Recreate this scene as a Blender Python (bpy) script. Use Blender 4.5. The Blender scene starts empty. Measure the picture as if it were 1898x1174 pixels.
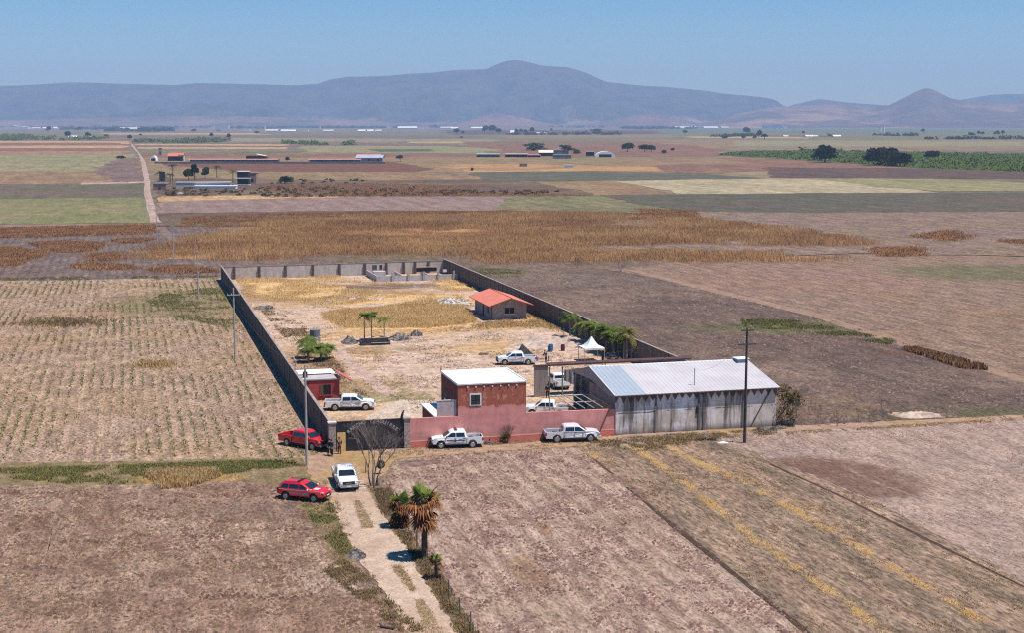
import bpy, bmesh, math, random
import numpy as np
from mathutils import Vector, Matrix
from math import sin, cos, tan, pi, radians, atan2, hypot, sqrt
random.seed(7); rng = np.random.default_rng(11)

# ---------------------------------------------------------------- camera, sky, sun
SC = bpy.context.scene
FPX, CAMH, PIT = 2625.0, 33.0, math.atan(359/2625.0)
cam = bpy.data.cameras.new('camera'); cam.sensor_width = 36; cam.lens = 36*FPX/1898
cam.clip_start = 0.5; cam.clip_end = 60000
camo = bpy.data.objects.new('camera', cam); SC.collection.objects.link(camo)
camo.location = (0, 0, CAMH); camo.rotation_euler = (pi/2-PIT, 0, 0); SC.camera = camo
SUNV = Vector((0.38, -0.12, 1)).normalized()
W = bpy.data.worlds.new('World'); SC.world = W; W.use_nodes = True
wn = W.node_tree.nodes; bgn = wn['Background']
sky = wn.new('ShaderNodeTexSky'); sky.sky_type = 'NISHITA'; sky.sun_disc = False
sky.sun_elevation = math.asin(SUNV.z); sky.sun_rotation = radians(107.5)
sky.altitude = 1300; sky.air_density = 1.0; sky.dust_density = 0.15; sky.ozone_density = 4.0
hsv = wn.new('ShaderNodeHueSaturation'); hsv.inputs['Saturation'].default_value = 1.5; W.node_tree.links.new(sky.outputs[0], hsv.inputs['Color']); W.node_tree.links.new(hsv.outputs[0], bgn.inputs[0]); bgn.inputs[1].default_value = 0.092
sl = bpy.data.lights.new('sun', 'SUN'); sl.energy = 5.0; sl.angle = radians(0.53); sl.color = (1, .955, .9)
so = bpy.data.objects.new('sun', sl); SC.collection.objects.link(so)
so.rotation_euler = SUNV.to_track_quat('Z', 'Y').to_euler(); so.location = (40, 60, 120)
SC.view_settings.view_transform = 'Standard'; SC.view_settings.look = 'None'; SC.view_settings.gamma = 1
SC.view_settings.exposure = 0.32; SC.view_settings.use_curve_mapping = False
SC.cycles.max_bounces = 6; SC.cycles.use_denoising = False; SC.cycles.filter_width = 1.15; SC.cycles.sample_clamp_indirect = 4; SC.cycles.volume_bounces = 0

# ---------------------------------------------------------------- places
TH = radians(15.26)                      # the ranch and every field row run along this heading
def P(x, y, z=0.0):                      # the point of the land under a pixel of the 1898 px photograph
    u, v = x-949, y-587
    d = (u, FPX*cos(PIT)-v*sin(PIT), -FPX*sin(PIT)-v*cos(PIT)); t = (z-CAMH)/d[2]
    return (d[0]*t, d[1]*t)
O0 = P(612, 836)
def G(s, t): return (O0[0]+s*cos(TH)-t*sin(TH), O0[1]+s*sin(TH)+t*cos(TH))   # ranch grid -> world
def GI(x, y): a, b = x-O0[0], y-O0[1]; return (a*cos(TH)+b*sin(TH), -a*sin(TH)+b*cos(TH))

# ---------------------------------------------------------------- materials
def lin(r, g, b, k=1.0):
    f = lambda c: (c/255/12.92 if c <= 10 else ((c/255+.055)/1.055)**2.4)*k
    return (f(r), f(g), f(b), 1)
class NT:
    def __init__(s, name):
        s.m = bpy.data.materials.new(name); s.m.use_nodes = True; s.t = s.m.node_tree; s.n = s.t.nodes
        s.b = s.n['Principled BSDF']; s.b.inputs['Specular IOR Level'].default_value = .25
        g = s.n.new('ShaderNodeNewGeometry'); s.pos = g.outputs['Position']; s.isl = g.outputs['Random Per Island']; s.nor = g.outputs['Normal']
        tc = s.n.new('ShaderNodeTexCoord'); s.obj = tc.outputs['Object']; s._st = None
    def L(s, a, b):
        if isinstance(a, (int, float)): b.default_value = a
        elif isinstance(a, tuple): b.default_value = a
        else: s.t.links.new(a, b)
    @property
    def st(s):
        if s._st is None: s._st = s.map(s.pos, rot=(0, 0, -TH), loc=(0, 0, 0))
        return s._st
    def map(s, v, sc=(1, 1, 1), rot=(0, 0, 0), loc=(0, 0, 0)):
        m = s.n.new('ShaderNodeMapping'); s.L(v, m.inputs[0]); m.inputs[1].default_value = loc; m.inputs[2].default_value = rot; m.inputs[3].default_value = sc
        return m.outputs[0]
    def noise(s, v, sc, det=3, ro=.6, dist=0):
        m = s.n.new('ShaderNodeTexNoise'); s.L(v, m.inputs['Vector']); m.inputs['Scale'].default_value = sc
        m.inputs['Detail'].default_value = det; m.inputs['Roughness'].default_value = ro; m.inputs['Distortion'].default_value = dist
        return m.outputs[0]
    def voro(s, v, sc, feat='F1', out=0):
        m = s.n.new('ShaderNodeTexVoronoi'); m.feature = feat; s.L(v, m.inputs['Vector']); m.inputs['Scale'].default_value = sc; return m.outputs[out]
    def wave(s, v, sc, dist=0, dsc=1):
        m = s.n.new('ShaderNodeTexWave'); s.L(v, m.inputs['Vector']); m.inputs['Scale'].default_value = sc; m.inputs['Distortion'].default_value = dist
        m.inputs['Detail Scale'].default_value = dsc; m.inputs['Detail'].default_value = 2; return m.outputs[1]
    def rng(s, v, a, b, c=0., d=1.):
        m = s.n.new('ShaderNodeMapRange'); s.L(v, m.inputs[0])
        for i, x in enumerate((a, b, c, d)): m.inputs[i+1].default_value = x
        return m.outputs[0]
    def mth(s, op, a, b=0.):
        m = s.n.new('ShaderNodeMath'); m.operation = op; s.L(a, m.inputs[0]); s.L(b, m.inputs[1]); return m.outputs[0]
    def mix(s, f, a, b, op='MIX'):
        m = s.n.new('ShaderNodeMix'); m.data_type = 'RGBA'; m.blend_type = op
        s.L(f, m.inputs[0]); s.L(a, m.inputs[6]); s.L(b, m.inputs[7]); return m.outputs[2]
    def sep(s, v):
        m = s.n.new('ShaderNodeSeparateXYZ'); s.L(v, m.inputs[0]); return m.outputs
    def blob(s, c, r, ang=0., rag=.35):     # soft ragged patch: 1 inside, 0 outside
        v = s.map(s.pos, sc=(1, 1, 0), loc=(-c[0], -c[1], 0)); v = s.map(v, rot=(0, 0, -ang)); v = s.map(v, sc=(1/r[0], 1/r[1], 0))
        m = s.n.new('ShaderNodeVectorMath'); m.operation = 'LENGTH'; s.L(v, m.inputs[0])
        n = s.noise(s.pos, 1.6/min(r), 4, .65); k = s.mth('ADD', m.outputs['Value'], s.rng(n, .2, .8, -rag, rag))
        return s.rng(k, .75, 1.15, 1., 0.)
    def done(s, col, rough=.9, bump=None, bs=.4, bd=.05, **kw):
        s.L(col, s.b.inputs['Base Color']); s.L(rough, s.b.inputs['Roughness'])
        if bump is not None:
            m = s.n.new('ShaderNodeBump'); m.inputs['Strength'].default_value = bs; m.inputs['Distance'].default_value = bd
            s.L(bump, m.inputs['Height']); s.t.links.new(m.outputs[0], s.b.inputs['Normal'])
        for k, v in kw.items(): s.b.inputs[k.replace('_', ' ')].default_value = v
        return s.m
GK = .655
def gc(c, k=1.): q = lin(*c, GK*k); return (q[0]*1.03, q[1]*.985, q[2]*.92, 1)
def field(name, c1, c2, c3=None, row=0., rows=0., rc=None, speck=0., ruts=0., rutc=(232, 212, 194), spc=(80, 62, 55), con=1., blobs=(), big=.03, mid=.35, bump=.5, stretch=1., fine=4.):
    """tilled land: c1/c2 mottled, c3 in larger patches, rows every `row` m of colour rc, clods and specks"""
    N = NT(name); st = N.map(N.st, sc=(1, stretch, 1))
    n1 = N.noise(st, mid, 6, .72); n2 = N.noise(st, fine, 5, .75); nb = N.noise(N.pos, big, 5, .62)
    col = N.mix(N.rng(n1, .36, .64), gc(c1), gc(c2))
    if c3: col = N.mix(N.rng(nb, .47, .64), col, gc(c3))
    h = n2
    if row:
        x = N.sep(N.st)[0]; wob = N.noise(N.map(N.st, sc=(.5, .08, 1)), .6, 3)
        w = N.mth('SINE', N.mth('ADD', N.mth('MULTIPLY', x, 2*pi/row), N.mth('MULTIPLY', wob, 5.)))
        brk = N.noise(N.map(N.st, sc=(1, .35, 1)), 1.1, 4, .7)
        m = N.mth('MULTIPLY', N.rng(w, -.2, .9), N.rng(brk, .32, .55))
        col = N.mix(N.mth('MULTIPLY', m, rows), col, gc(rc or spc)); h = N.mth('ADD', n2, N.mth('MULTIPLY', w, .35))
    for (c, r, a, cc, kk) in blobs:
        col = N.mix(N.mth('MULTIPLY', N.blob(c, r, a), kk), col, gc(cc))
    if ruts:
        for sc_, ds, wd in ((.045, 1.2, .010), (.09, 2.2, .008)):
            q = N.mth('ABSOLUTE', N.mth('SUBTRACT', N.noise(N.map(N.st, sc=(1, .55, 1), loc=(sc_*300, 3, 0)), sc_, 1, .4, ds), .5)); e = N.mth('MULTIPLY', N.rng(q, 0, wd, 1, 0), N.rng(N.noise(N.st, .12, 3), .4, .55))
            col = N.mix(N.mth('MULTIPLY', e, ruts), col, gc(rutc))
            q2 = N.mth('MULTIPLY', N.rng(N.mth('ABSOLUTE', N.mth('SUBTRACT', q, wd*1.6)), 0, wd*.5, 1, 0), N.rng(N.noise(N.st, .12, 3), .4, .55)); col = N.mix(N.mth('MULTIPLY', q2, ruts*.55), col, gc(tuple(x*.72 for x in c2)))
    f1 = N.rng(n2, .34, .66, 1-.42*con, 1+.42*con); f2 = N.rng(N.noise(N.map(st, sc=(1, .6, 1)), fine*.22, 5, .72), .36, .64, 1-.22*con, 1+.2*con)
    g = N.mth('MULTIPLY', f1, f2); cb = N.n.new('ShaderNodeCombineXYZ')
    for i in range(3): N.L(g, cb.inputs[i])
    col = N.mix(1., col, cb.outputs[0], 'MULTIPLY')
    if speck:
        sp = N.noise(N.map(N.st, sc=(1.4, .8, 1)), 2.1, 3, .6); cl = N.noise(N.st, .22, 3)
        k = N.mth('MULTIPLY', N.rng(sp, .585, .625), N.rng(cl, .38, .52)); col = N.mix(N.mth('MULTIPLY', k, speck), col, gc(spc))
    return N.done(col, .95, h, bump, .12)
def mat(name, c, c2=None, sc=1.5, rough=.8, bump=.0, bs=.3, streak=0., metal=0., spec=.3, world=False, isl=0., grime=None, thr=(.4, .62)):
    N = NT(name); v = N.pos if world else N.obj; v2 = N.map(v, sc=(1, 1, .12)) if streak else v
    n = N.noise(v2, sc, 5, .65); col = N.mix(N.rng(n, *thr), tuple(c)+(1,), tuple(c2 or [x*.82 for x in c])+(1,))
    if isl:
        hs = N.n.new('ShaderNodeHueSaturation'); N.L(col, hs.inputs['Color']); N.L(N.rng(N.isl, 0, 1, 1-isl, 1+isl), hs.inputs['Value'])
        N.L(N.rng(N.isl, 0, 1, .485, .515), hs.inputs['Hue']); col = hs.outputs[0]
    if grime: col = N.mix(N.rng(N.noise(N.map(v, sc=(1, 1, .25)), sc*2.3, 5, .7), .5, .7, 0, .7), col, tuple(grime)+(1,))
    N.b.inputs['Metallic'].default_value = metal; N.b.inputs['Specular IOR Level'].default_value = spec
    return N.done(col, rough, N.noise(v, sc*6, 4, .7) if bump else None, bs, bump or .02)

# ---------------------------------------------------------------- mesh helpers
COL = SC.collection
def tag(o, label=None, cat=None, group=None, kind=None):
    if label: o['label'] = label
    if cat: o['category'] = cat
    if group: o['group'] = group
    if kind: o['kind'] = kind
    return o
def empty(name, label, cat, loc=(0, 0, 0), rz=0., group=None):
    o = bpy.data.objects.new(name, None); COL.objects.link(o); o.location = loc if len(loc) == 3 else (*loc, 0); o.rotation_euler = (0, 0, rz)
    o.empty_display_size = .3
    return tag(o, label, cat, group)
def link(name, me, m, parent=None):
    o = bpy.data.objects.new(name, me); COL.objects.link(o)
    for x in (m if isinstance(m, (list, tuple)) else [m]): me.materials.append(x)
    if parent: o.parent = parent
    return o
def rawmesh(name, v, f, m, parent=None, smooth=False, mi=None):
    """v (n,3), f (k,3|4) arrays"""
    me = bpy.data.meshes.new(name); v = np.asarray(v, dtype=np.float32); f = np.asarray(f, dtype=np.int32); k = f.shape[1]
    me.vertices.add(len(v)); me.vertices.foreach_set('co', v.ravel()); me.loops.add(f.size); me.loops.foreach_set('vertex_index', f.ravel())
    me.polygons.add(len(f)); me.polygons.foreach_set('loop_start', np.arange(0, f.size, k, dtype=np.int32))
    if smooth: me.polygons.foreach_set('use_smooth', np.ones(len(f), dtype=bool))
    me.update(calc_edges=True); me.validate()
    o = link(name, me, m, parent)
    if mi is not None: me.polygons.foreach_set('material_index', np.asarray(mi, dtype=np.int32))
    return o
class MB:
    def __init__(s): s.v, s.f, s.mi, s.k = [], [], [], 0
    def add(s, v, f):
        b = len(s.v); s.v += [tuple(x) for x in v]; s.f += [tuple(i+b for i in q) for q in f]; s.mi += [s.k]*len(f); return s
    def box(s, c, d, rz=0., ry=0., rx=0.):
        M = Matrix.Rotation(rz, 3, 'Z') @ Matrix.Rotation(ry, 3, 'Y') @ Matrix.Rotation(rx, 3, 'X'); c = Vector(c)
        v = [c + M @ Vector((sx*d[0]/2, sy*d[1]/2, sz*d[2]/2)) for sz in (-1, 1) for sx, sy in ((-1, -1), (1, -1), (1, 1), (-1, 1))]
        return s.add(v, [(3, 2, 1, 0), (4, 5, 6, 7), (0, 1, 5, 4), (1, 2, 6, 5), (2, 3, 7, 6), (3, 0, 4, 7)])
    def b2(s, x0, x1, y0, y1, z0, z1): return s.box(((x0+x1)/2, (y0+y1)/2, (z0+z1)/2), (x1-x0, y1-y0, z1-z0))
    def tube(s, pts, r, n=8, cap=True):
        pts = [Vector(p) for p in pts]; rr = r if isinstance(r, (list, tuple)) else [r]*len(pts); vs = []
        for i, p in enumerate(pts):
            d = (pts[min(i+1, len(pts)-1)]-pts[max(i-1, 0)]).normalized(); a = d.orthogonal().normalized() if i == 0 else (a-d*a.dot(d)).normalized(); b = d.cross(a)
            vs += [p+(a*cos(2*pi*j/n)+b*sin(2*pi*j/n))*rr[i] for j in range(n)]
        f = [(i*n+j, i*n+(j+1) % n, (i+1)*n+(j+1) % n, (i+1)*n+j) for i in range(len(pts)-1) for j in range(n)]
        if cap: f += [tuple(range(n-1, -1, -1)), tuple(range((len(pts)-1)*n, len(pts)*n))]
        return s.add(vs, f)
    def prism(s, out, y0, y1, ax='y'):      # outline in (x,z) pushed along y  (or (y,z) along x, or (x,y) along z)
        e = {'y': lambda a, b, k: (a, k, b), 'x': lambda a, b, k: (k, a, b), 'z': lambda a, b, k: (a, b, k)}[ax]; n = len(out)
        v = [e(a, b, y0) for a, b in out]+[e(a, b, y1) for a, b in out]
        return s.add(v, [tuple(range(n-1, -1, -1)), tuple(range(n, 2*n))]+[(i, (i+1) % n, n+(i+1) % n, n+i) for i in range(n)])
    def quad(s, a, b, c, d): return s.add([a, b, c, d], [(0, 1, 2, 3)])
    def build(s, name, m, parent=None, smooth=False, bevel=0., loc=None):
        me = bpy.data.meshes.new(name); me.from_pydata([tuple(x) for x in s.v], [], s.f); me.update()
        bm = bmesh.new(); bm.from_mesh(me); bmesh.ops.recalc_face_normals(bm, faces=bm.faces); bm.to_mesh(me); bm.free()
        o = link(name, me, m, parent)
        if isinstance(m, (list, tuple)): me.polygons.foreach_set('material_index', np.array(s.mi, dtype=np.int32))
        if smooth: me.polygons.foreach_set('use_smooth', np.ones(len(me.polygons), dtype=bool))
        if bevel:
            b = o.modifiers.new('bevel', 'BEVEL'); b.width = bevel; b.segments = 2; b.limit_method = 'ANGLE'; b.angle_limit = radians(35)
        if loc: o.location = loc
        return o
def copy_tree(o, parent=None):
    c = o.copy(); COL.objects.link(c); c.parent = parent
    for ch in list(o.children): copy_tree(ch, c)
    return c

# ---------------------------------------------------------------- land
def rag(poly, amp, seg):
    out = []; n = len(poly)
    for i in range(n):
        a, b = Vector(poly[i]), Vector(poly[(i+1) % n]); L = (b-a).length; k = max(1, min(160, int(L/seg))); d = (b-a).normalized(); nn = Vector((-d.y, d.x))
        for j in range(k):
            p = a+(b-a)*j/k; w_ = sin(p.x*2.1/seg+p.y*.7/seg)+.7*sin(p.y*1.3/seg-p.x*.9/seg+2)+.5*sin(p.x*4.7/seg+1); out.append(tuple(p+nn*amp*(.42*w_+(random.random()-.5)*.7)))
    return out
SH = []
def pip(P_, Q):                          # which of the points P_ lie inside polygon Q
    x, y = P_[:, 0][:, None], P_[:, 1][:, None]; x1, y1 = Q[:, 0], Q[:, 1]; x2, y2 = np.roll(x1, -1), np.roll(y1, -1)
    c = (y1 > y) != (y2 > y); xi = (x2-x1)*(y-y1)/np.where(y2 == y1, 1e-9, y2-y1)+x1
    return (np.sum(c & (x < xi), 1) % 2) == 1
def sheet(name, px, m, amp=None, world=False, seg=None):
    pts = px if world else [P(*q) for q in px]
    c = np.mean([hypot(*q) for q in pts]); far = c > 350
    amp = (.25 if c < 350 else c*.006) if amp is None else amp; seg = seg or (.7 if c < 350 else c*.02)
    pts = rag([Vector(q) for q in pts], amp, seg) if amp else [tuple(q) for q in pts]
    A = np.array([(q[0], q[1]) for q in pts]); z = 0.
    for B, zb, cb in SH:                     # lie just above whatever sheet is already there
        if zb > z and (c > 450 or cb < 450) and (B[:, 0].min() < A[:, 0].max() and B[:, 0].max() > A[:, 0].min() and B[:, 1].min() < A[:, 1].max() and B[:, 1].max() > A[:, 1].min()) and (pip(A, B).any() or pip(B, A).any()): z = zb
    z += .004 if c < 450 else max(.006, c*6e-6)
    SH.append((A, z, c))
    me = bpy.data.meshes.new(name); me.from_pydata([(x, y, z) for x, y in pts], [], [tuple(range(len(pts)))]); me.update()
    if me.polygons[0].normal.z < 0: me.flip_normals()
    o = link(name, me, m); o['kind'] = 'structure'; return o
# ---- the one base sheet, out past the hills
base_m = field('plain_soil', (150, 128, 108), (128, 108, 88), (138, 128, 92), big=.0016, mid=.01, fine=.08, bump=.1, stretch=.25)
def rect(name, x0, x1, y0, y1, z, m):
    me = bpy.data.meshes.new(name); me.from_pydata([(x0, y0, z), (x1, y0, z), (x1, y1, z), (x0, y1, z)], [], [(0, 1, 2, 3)]); me.update()
    o = link(name, me, m); o['kind'] = 'structure'; return o
gx = np.concatenate([np.linspace(-9500, -1200, 14)[:-1], np.linspace(-1200, -200, 14)[:-1], np.linspace(-200, 260, 24), np.linspace(260, 1200, 14)[1:], np.linspace(1200, 9500, 14)[1:]])
gy = np.concatenate([np.linspace(-300, 60, 10)[:-1], np.linspace(60, 460, 22)[:-1], np.linspace(460, 2200, 22)[:-1], np.linspace(2200, 18500, 28)])
XX, YY = np.meshgrid(gx, gy); a = (np.arange(len(gy)-1)[:, None]*len(gx)+np.arange(len(gx)-1)[None]).ravel()
gr = rawmesh('ground', np.stack([XX, YY, XX*0], -1).reshape(-1, 3), np.stack([a, a+1, a+1+len(gx), a+len(gx)], 1), base_m); gr['kind'] = 'structure' 

# materials of the far and middle fields
FM = {}
def F(k, *a, **kw):
    if k not in FM: FM[k] = field(k, *a, **kw)
    return FM[k]
fk = dict(big=.006, mid=.03, fine=.35, bump=.15, stretch=.35)
fk2 = dict(big=.012, mid=.08, fine=.8, bump=.2, stretch=.5)
straw_f = F('straw_field', (205, 170, 120), (190, 150, 110), **fk)
rust_f = F('rust_field', (150, 112, 88), (132, 98, 80), **fk)
mauve_f = F('mauve_field', (140, 114, 100), (122, 100, 92), **fk)
lgreen_f = F('light_green_field', (152, 146, 104), (144, 138, 98), (160, 146, 110), **fk)
olive_f = F('olive_field', (128, 124, 88), (140, 124, 92), (112, 118, 74), **fk)
dgreen_f = F('dark_green_field', (88, 100, 62), (100, 104, 66), **fk)
tan_f = F('tan_field', (160, 132, 98), (146, 116, 88), (142, 128, 84), **fk)
grey_f = F('grey_crop_field', (104, 102, 84), (92, 96, 76), (118, 104, 88), **fk2)
dark_f = F('dark_field', (96, 78, 70), (112, 86, 72), **fk)
pale_f = F('pale_field', (184, 170, 138), (176, 160, 126), **fk)
brown_f = F('brown_scrub_field', (118, 92, 76), (104, 84, 70), (126, 108, 80), **fk2)
green_f = F('green_field', (124, 126, 80), (136, 132, 88), (150, 136, 100), **fk2)
pinkplow_f = F('pink_ploughed_field', (158, 134, 124), (148, 122, 112), row=9., rows=.35, rc=(120, 100, 90), **fk2)
greyplow_f = F('grey_ploughed_field', (132, 114, 106), (118, 102, 96), (128, 104, 90), con=1.5, row=1.9, rows=.55, rc=(92, 78, 72), big=.012, mid=.12, fine=1.2, stretch=.6)

def band(n, m, *px, **k): return sheet(n, px, m, **k)
# far strips, top to bottom of the plain
band('field', olive_f, (-150, 246), (800, 244), (2050, 246), (2050, 262), (900, 262), (-150, 258))
band('field', mauve_f, (100, 252), (560, 250), (900, 251), (900, 255), (420, 256), (120, 255))
band('field', tan_f, (930, 249), (1240, 249), (1250, 254), (940, 256))
band('field', straw_f, (180, 246), (480, 246), (500, 249), (190, 249))
band('field', straw_f, (760, 262), (960, 262), (970, 265), (770, 265))
band('field', dark_f, (1400, 251), (1560, 251), (1560, 253), (1410, 253))
band('field', straw_f, (1270, 252), (1500, 253), (1500, 256), (1280, 255))
band('field', lgreen_f, (430, 255), (930, 258), (920, 262), (430, 262))
band('field', dark_f, (820, 240), (1220, 241), (1220, 248), (830, 249))
band('field', F('teal_field', (120, 124, 92), (110, 118, 86), **fk), (1230, 238), (2050, 238), (2050, 246), (1230, 246))
band('field', tan_f, (1180, 258), (1500, 258), (2050, 260), (2050, 276), (1500, 272), (1180, 274))
band('field', lgreen_f, (1360, 260), (1900, 262), (1900, 270), (1360, 271))
band('field', rust_f, (860, 262), (1200, 262), (1340, 276), (1330, 290), (860, 292))
band('field', rust_f, (-150, 258), (250, 259), (240, 286), (-150, 288))
band('field', straw_f, (-150, 260), (230, 261), (243, 264), (238, 267), (200, 264), (-150, 264))
band('field', straw_f, (-150, 270), (228, 269), (244, 272), (225, 274), (-150, 274))
band('field', F('orange_field', (178, 134, 98), (160, 120, 94), **fk), (-150, 281), (236, 279), (232, 284), (-150, 286))
band('field', mauve_f, (250, 264), (700, 264), (860, 268), (860, 280), (250, 280))
band('field', straw_f, (258, 266), (535, 267), (535, 270), (258, 268.5))
band('field', straw_f, (258, 272), (535, 272.5), (535, 276), (258, 275))
band('field', lgreen_f, (560, 270), (810, 270), (930, 276), (900, 284), (560, 282))
band('field', dgreen_f, (680, 276), (800, 276), (806, 280), (690, 281))
band('field', olive_f, (258, 276), (560, 277), (560, 283), (262, 283))
band('field', lgreen_f, (-150, 287), (200, 284), (262, 286), (262, 293), (225, 294), (168, 318), (-150, 320))
band('field', mauve_f, (225, 292), (263, 292), (272, 340), (150, 342), (172, 318))
band('field', tan_f, (-150, 319), (168, 318), (225, 334), (150, 345), (-150, 346))
band('field', F('grey_green_field', (112, 102, 84), (122, 104, 90), (96, 104, 66), **fk2), (-150, 342), (268, 339), (268, 368), (-150, 372))
band('field', green_f, (-150, 371), (180, 367), (268, 366), (286, 413), (120, 415), (-150, 419))
band('field', rust_f, (262, 284), (860, 284), (870, 292), (262, 292))
band('field', tan_f, (262, 292), (700, 291), (1420, 292), (1420, 312), (880, 320), (262, 318))
band('field', F('red_brown_field', (128, 88, 66), (120, 82, 62), **fk2), (300, 300), (730, 299), (795, 312), (770, 322), (480, 320), (300, 306))
band('field', tan_f, (300, 318), (780, 319), (900, 328), (1000, 338), (700, 338), (560, 332), (300, 334))
band('field', brown_f, (290, 330), (720, 334), (900, 332), (1000, 338), (1108, 361), (960, 366), (300, 372))
band('field', straw_f, (300, 364), (480, 362), (700, 364), (480, 369), (300, 374))
band('field', F('orange_straw_field', (204, 160, 104), (178, 136, 94), (150, 118, 88), **fk2), (782, 305), (980, 303), (1215, 310), (1234, 318), (1000, 319), (880, 319))
band('field', rust_f, (1215, 304), (1420, 302), (1430, 316), (1300, 322), (1230, 318))
band('field', grey_f, (880, 319), (1100, 317), (1300, 321), (1430, 333), (1140, 334), (900, 335))
band('field', rust_f, (1330, 292), (1700, 300), (2050, 318), (2050, 324), (1640, 312), (1420, 310))
band('field', dark_f, (1416, 311), (1640, 311), (2050, 321), (2050, 332), (1720, 331), (1430, 329))
band('field', tan_f, (1000, 338), (1140, 334), (1262, 361), (1108, 362))
band('field', pale_f, (1140, 335), (1430, 331), (1520, 331), (1745, 357), (1262, 360))
band('field', lgreen_f, (1500, 331), (1725, 331), (2050, 346), (2050, 352), (1745, 355), (1640, 346))
band('thicket_floor', dgreen_f, (1325, 287), (1420, 281), (1480, 281), (1500, 279), (1720, 284), (1960, 289), (1960, 322), (1760, 315), (1640, 309), (1540, 301), (1430, 293))
band('field', pinkplow_f, (300, 373), (480, 369), (700, 364), (970, 364), (960, 392), (720, 390), (500, 394), (300, 396))
band('field', olive_f, (930, 366), (1108, 362), (1180, 378), (1262, 390), (1000, 394), (920, 391))
band('field', brown_f, (296, 396), (500, 393), (720, 390), (960, 392), (1000, 396), (1290, 396), (1300, 420), (300, 420))
band('field', F('grey_weedy_field', (106, 96, 80), (92, 92, 72), (112, 92, 78), **fk2), (1108, 362), (1262, 360), (1750, 357), (2050, 356), (2050, 396), (1300, 396), (1180, 378))
band('field', F('bare_field', (148, 124, 110), (134, 112, 100), (140, 118, 92), stretch=0.5, con=1.4, big=.02, mid=.1, fine=1.2, ), (1262, 393), (1500, 395), (2050, 392), (2100, 480), (1600, 470), (1200, 480), (1000, 440))
band('field', greyplow_f, (-200, 424), (300, 416), (420, 424), (470, 470), (420, 516), (-200, 526))
band('field', F('clod_field', (134, 112, 100), (116, 94, 84), (122, 104, 78), stretch=0.5, con=1.6, big=.02, mid=.15, fine=1.6, bump=.8), (400, 440), (1000, 440), (1400, 470), (1200, 500), (830, 498), (400, 500))
# middle and near land
cropfield = F('stubble_field', (192, 164, 142), (174, 144, 124), (184, 154, 122), stretch=0.5, con=1.7, row=1.25, rows=.35, rc=(126, 110, 84), speck=.5, spc=(106, 92, 66), big=.04, mid=.25, fine=3.5, bump=.8,
    blobs=[(P(380, 560), (20, 24), .2, (122, 116, 72), .6), (P(120, 590), (9, 12), 0, (180, 140, 104), .45), (P(60, 635), (8, 8), 0, (176, 138, 104), .4)])
rightplow = F('furrowed_field', (194, 168, 152), (178, 151, 134), (182, 157, 136), stretch=0.32, con=1.3, ruts=.25, row=1.7, rows=.8, rc=(152, 124, 108), speck=.85, spc=(108, 84, 72), big=.05, mid=.3, fine=4.5, bump=.9,
    blobs=[(P(780, 858), (2.4, 1.2), 0, (112, 90, 84), .8), (P(1010, 980), (2.2, .5), TH+1.4, (172, 130, 88), .6), (P(980, 1060), (4, 1.3), TH+1.5, (164, 132, 92), .6)])
leftlow = F('harrowed_field', (168, 139, 120), (142, 112, 96), (178, 152, 134), stretch=0.5, con=1.7, ruts=.3, rutc=(184, 156, 136), row=4.6, rows=.55, rc=(176, 148, 128), speck=.8, spc=(94, 70, 56), big=.05, mid=.45, fine=3.6, bump=.9,
    blobs=[(P(660, 1090), (5, 3), 0, (178, 154, 140), .6), (P(500, 950), (8, 4), 0, (128, 104, 92), .5)])
burnt = F('burnt_field', (118, 97, 86), (96, 78, 70), (138, 116, 100), stretch=0.5, con=1.7, speck=.5, spc=(160, 136, 120), big=.03, mid=.3, fine=2.4, bump=.9, 
    blobs=[(P(1520, 612), (22, 6), TH-.35, (98, 104, 52), .7), (P(1460, 600), (12, 5), TH, (92, 100, 52), .7), (P(915, 505), (9, 8), 0, (92, 100, 56), .7), (P(1700, 772), (16, 1.5), 0, (196, 172, 156), .0),
           (P(1500, 755), (9, 7), 0, (134, 108, 84), .6), (P(1040, 520), (22, 12), 0, (128, 112, 100), .6), (P(1820, 770), (14, 5), 0, (98, 96, 62), .6), (P(1780, 655), (14, 2.2), TH-.2, (112, 78, 56), .8)])
rightup = F('light_furrowed_field', (158, 132, 114), (142, 116, 100), (152, 124, 96), stretch=0.42, con=1.6, row=2.1, rows=.32, rc=(112, 92, 76), speck=.3, spc=(100, 80, 66), big=.03, mid=.25, fine=2.6, bump=.8,
    blobs=[(P(1880, 505), (26, 20), 0, (110, 108, 72), .75), (P(1480, 520), (30, 26), 0, (156, 122, 108), .6)])
weeds = F('weedy_field', (168, 142, 121), (146, 119, 100), (158, 134, 114), stretch=0.28, con=1.7, row=5.4, rows=.5, rc=(116, 106, 88), speck=.35, spc=(86, 66, 54), big=.05, mid=.4, fine=3.4, bump=.9, )
farright = F('worn_field', (184, 160, 146), (172, 147, 132), (166, 144, 134), stretch=0.4, con=1.2, ruts=.5, rutc=(190, 164, 150), speck=.5, spc=(104, 80, 72), big=.04, mid=.2, fine=3.2, bump=.7,
    blobs=[(P(1560, 890), (7, 8), TH+.15, (124, 94, 78), .85), (P(1500, 865), (5, 4), TH, (126, 96, 80), .8)])
verge_m = F('verge_soil', (158, 134, 104), (140, 122, 86), (122, 116, 70), con=1.6, speck=.3, big=.08, mid=.5, fine=4, bump=.8,
    blobs=[(P(350, 890), (5, 3), 0, (190, 150, 88), .6)])
dirt = F('track_dirt', (218, 194, 174), (204, 176, 156), (192, 162, 138), con=0.7, big=.08, mid=.4, fine=5, bump=.4)
apron_m = F('apron_dirt', (192, 160, 136), (178, 146, 120), (180, 148, 100), con=0.9, big=.1, mid=.5, fine=5, bump=.5)
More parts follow.
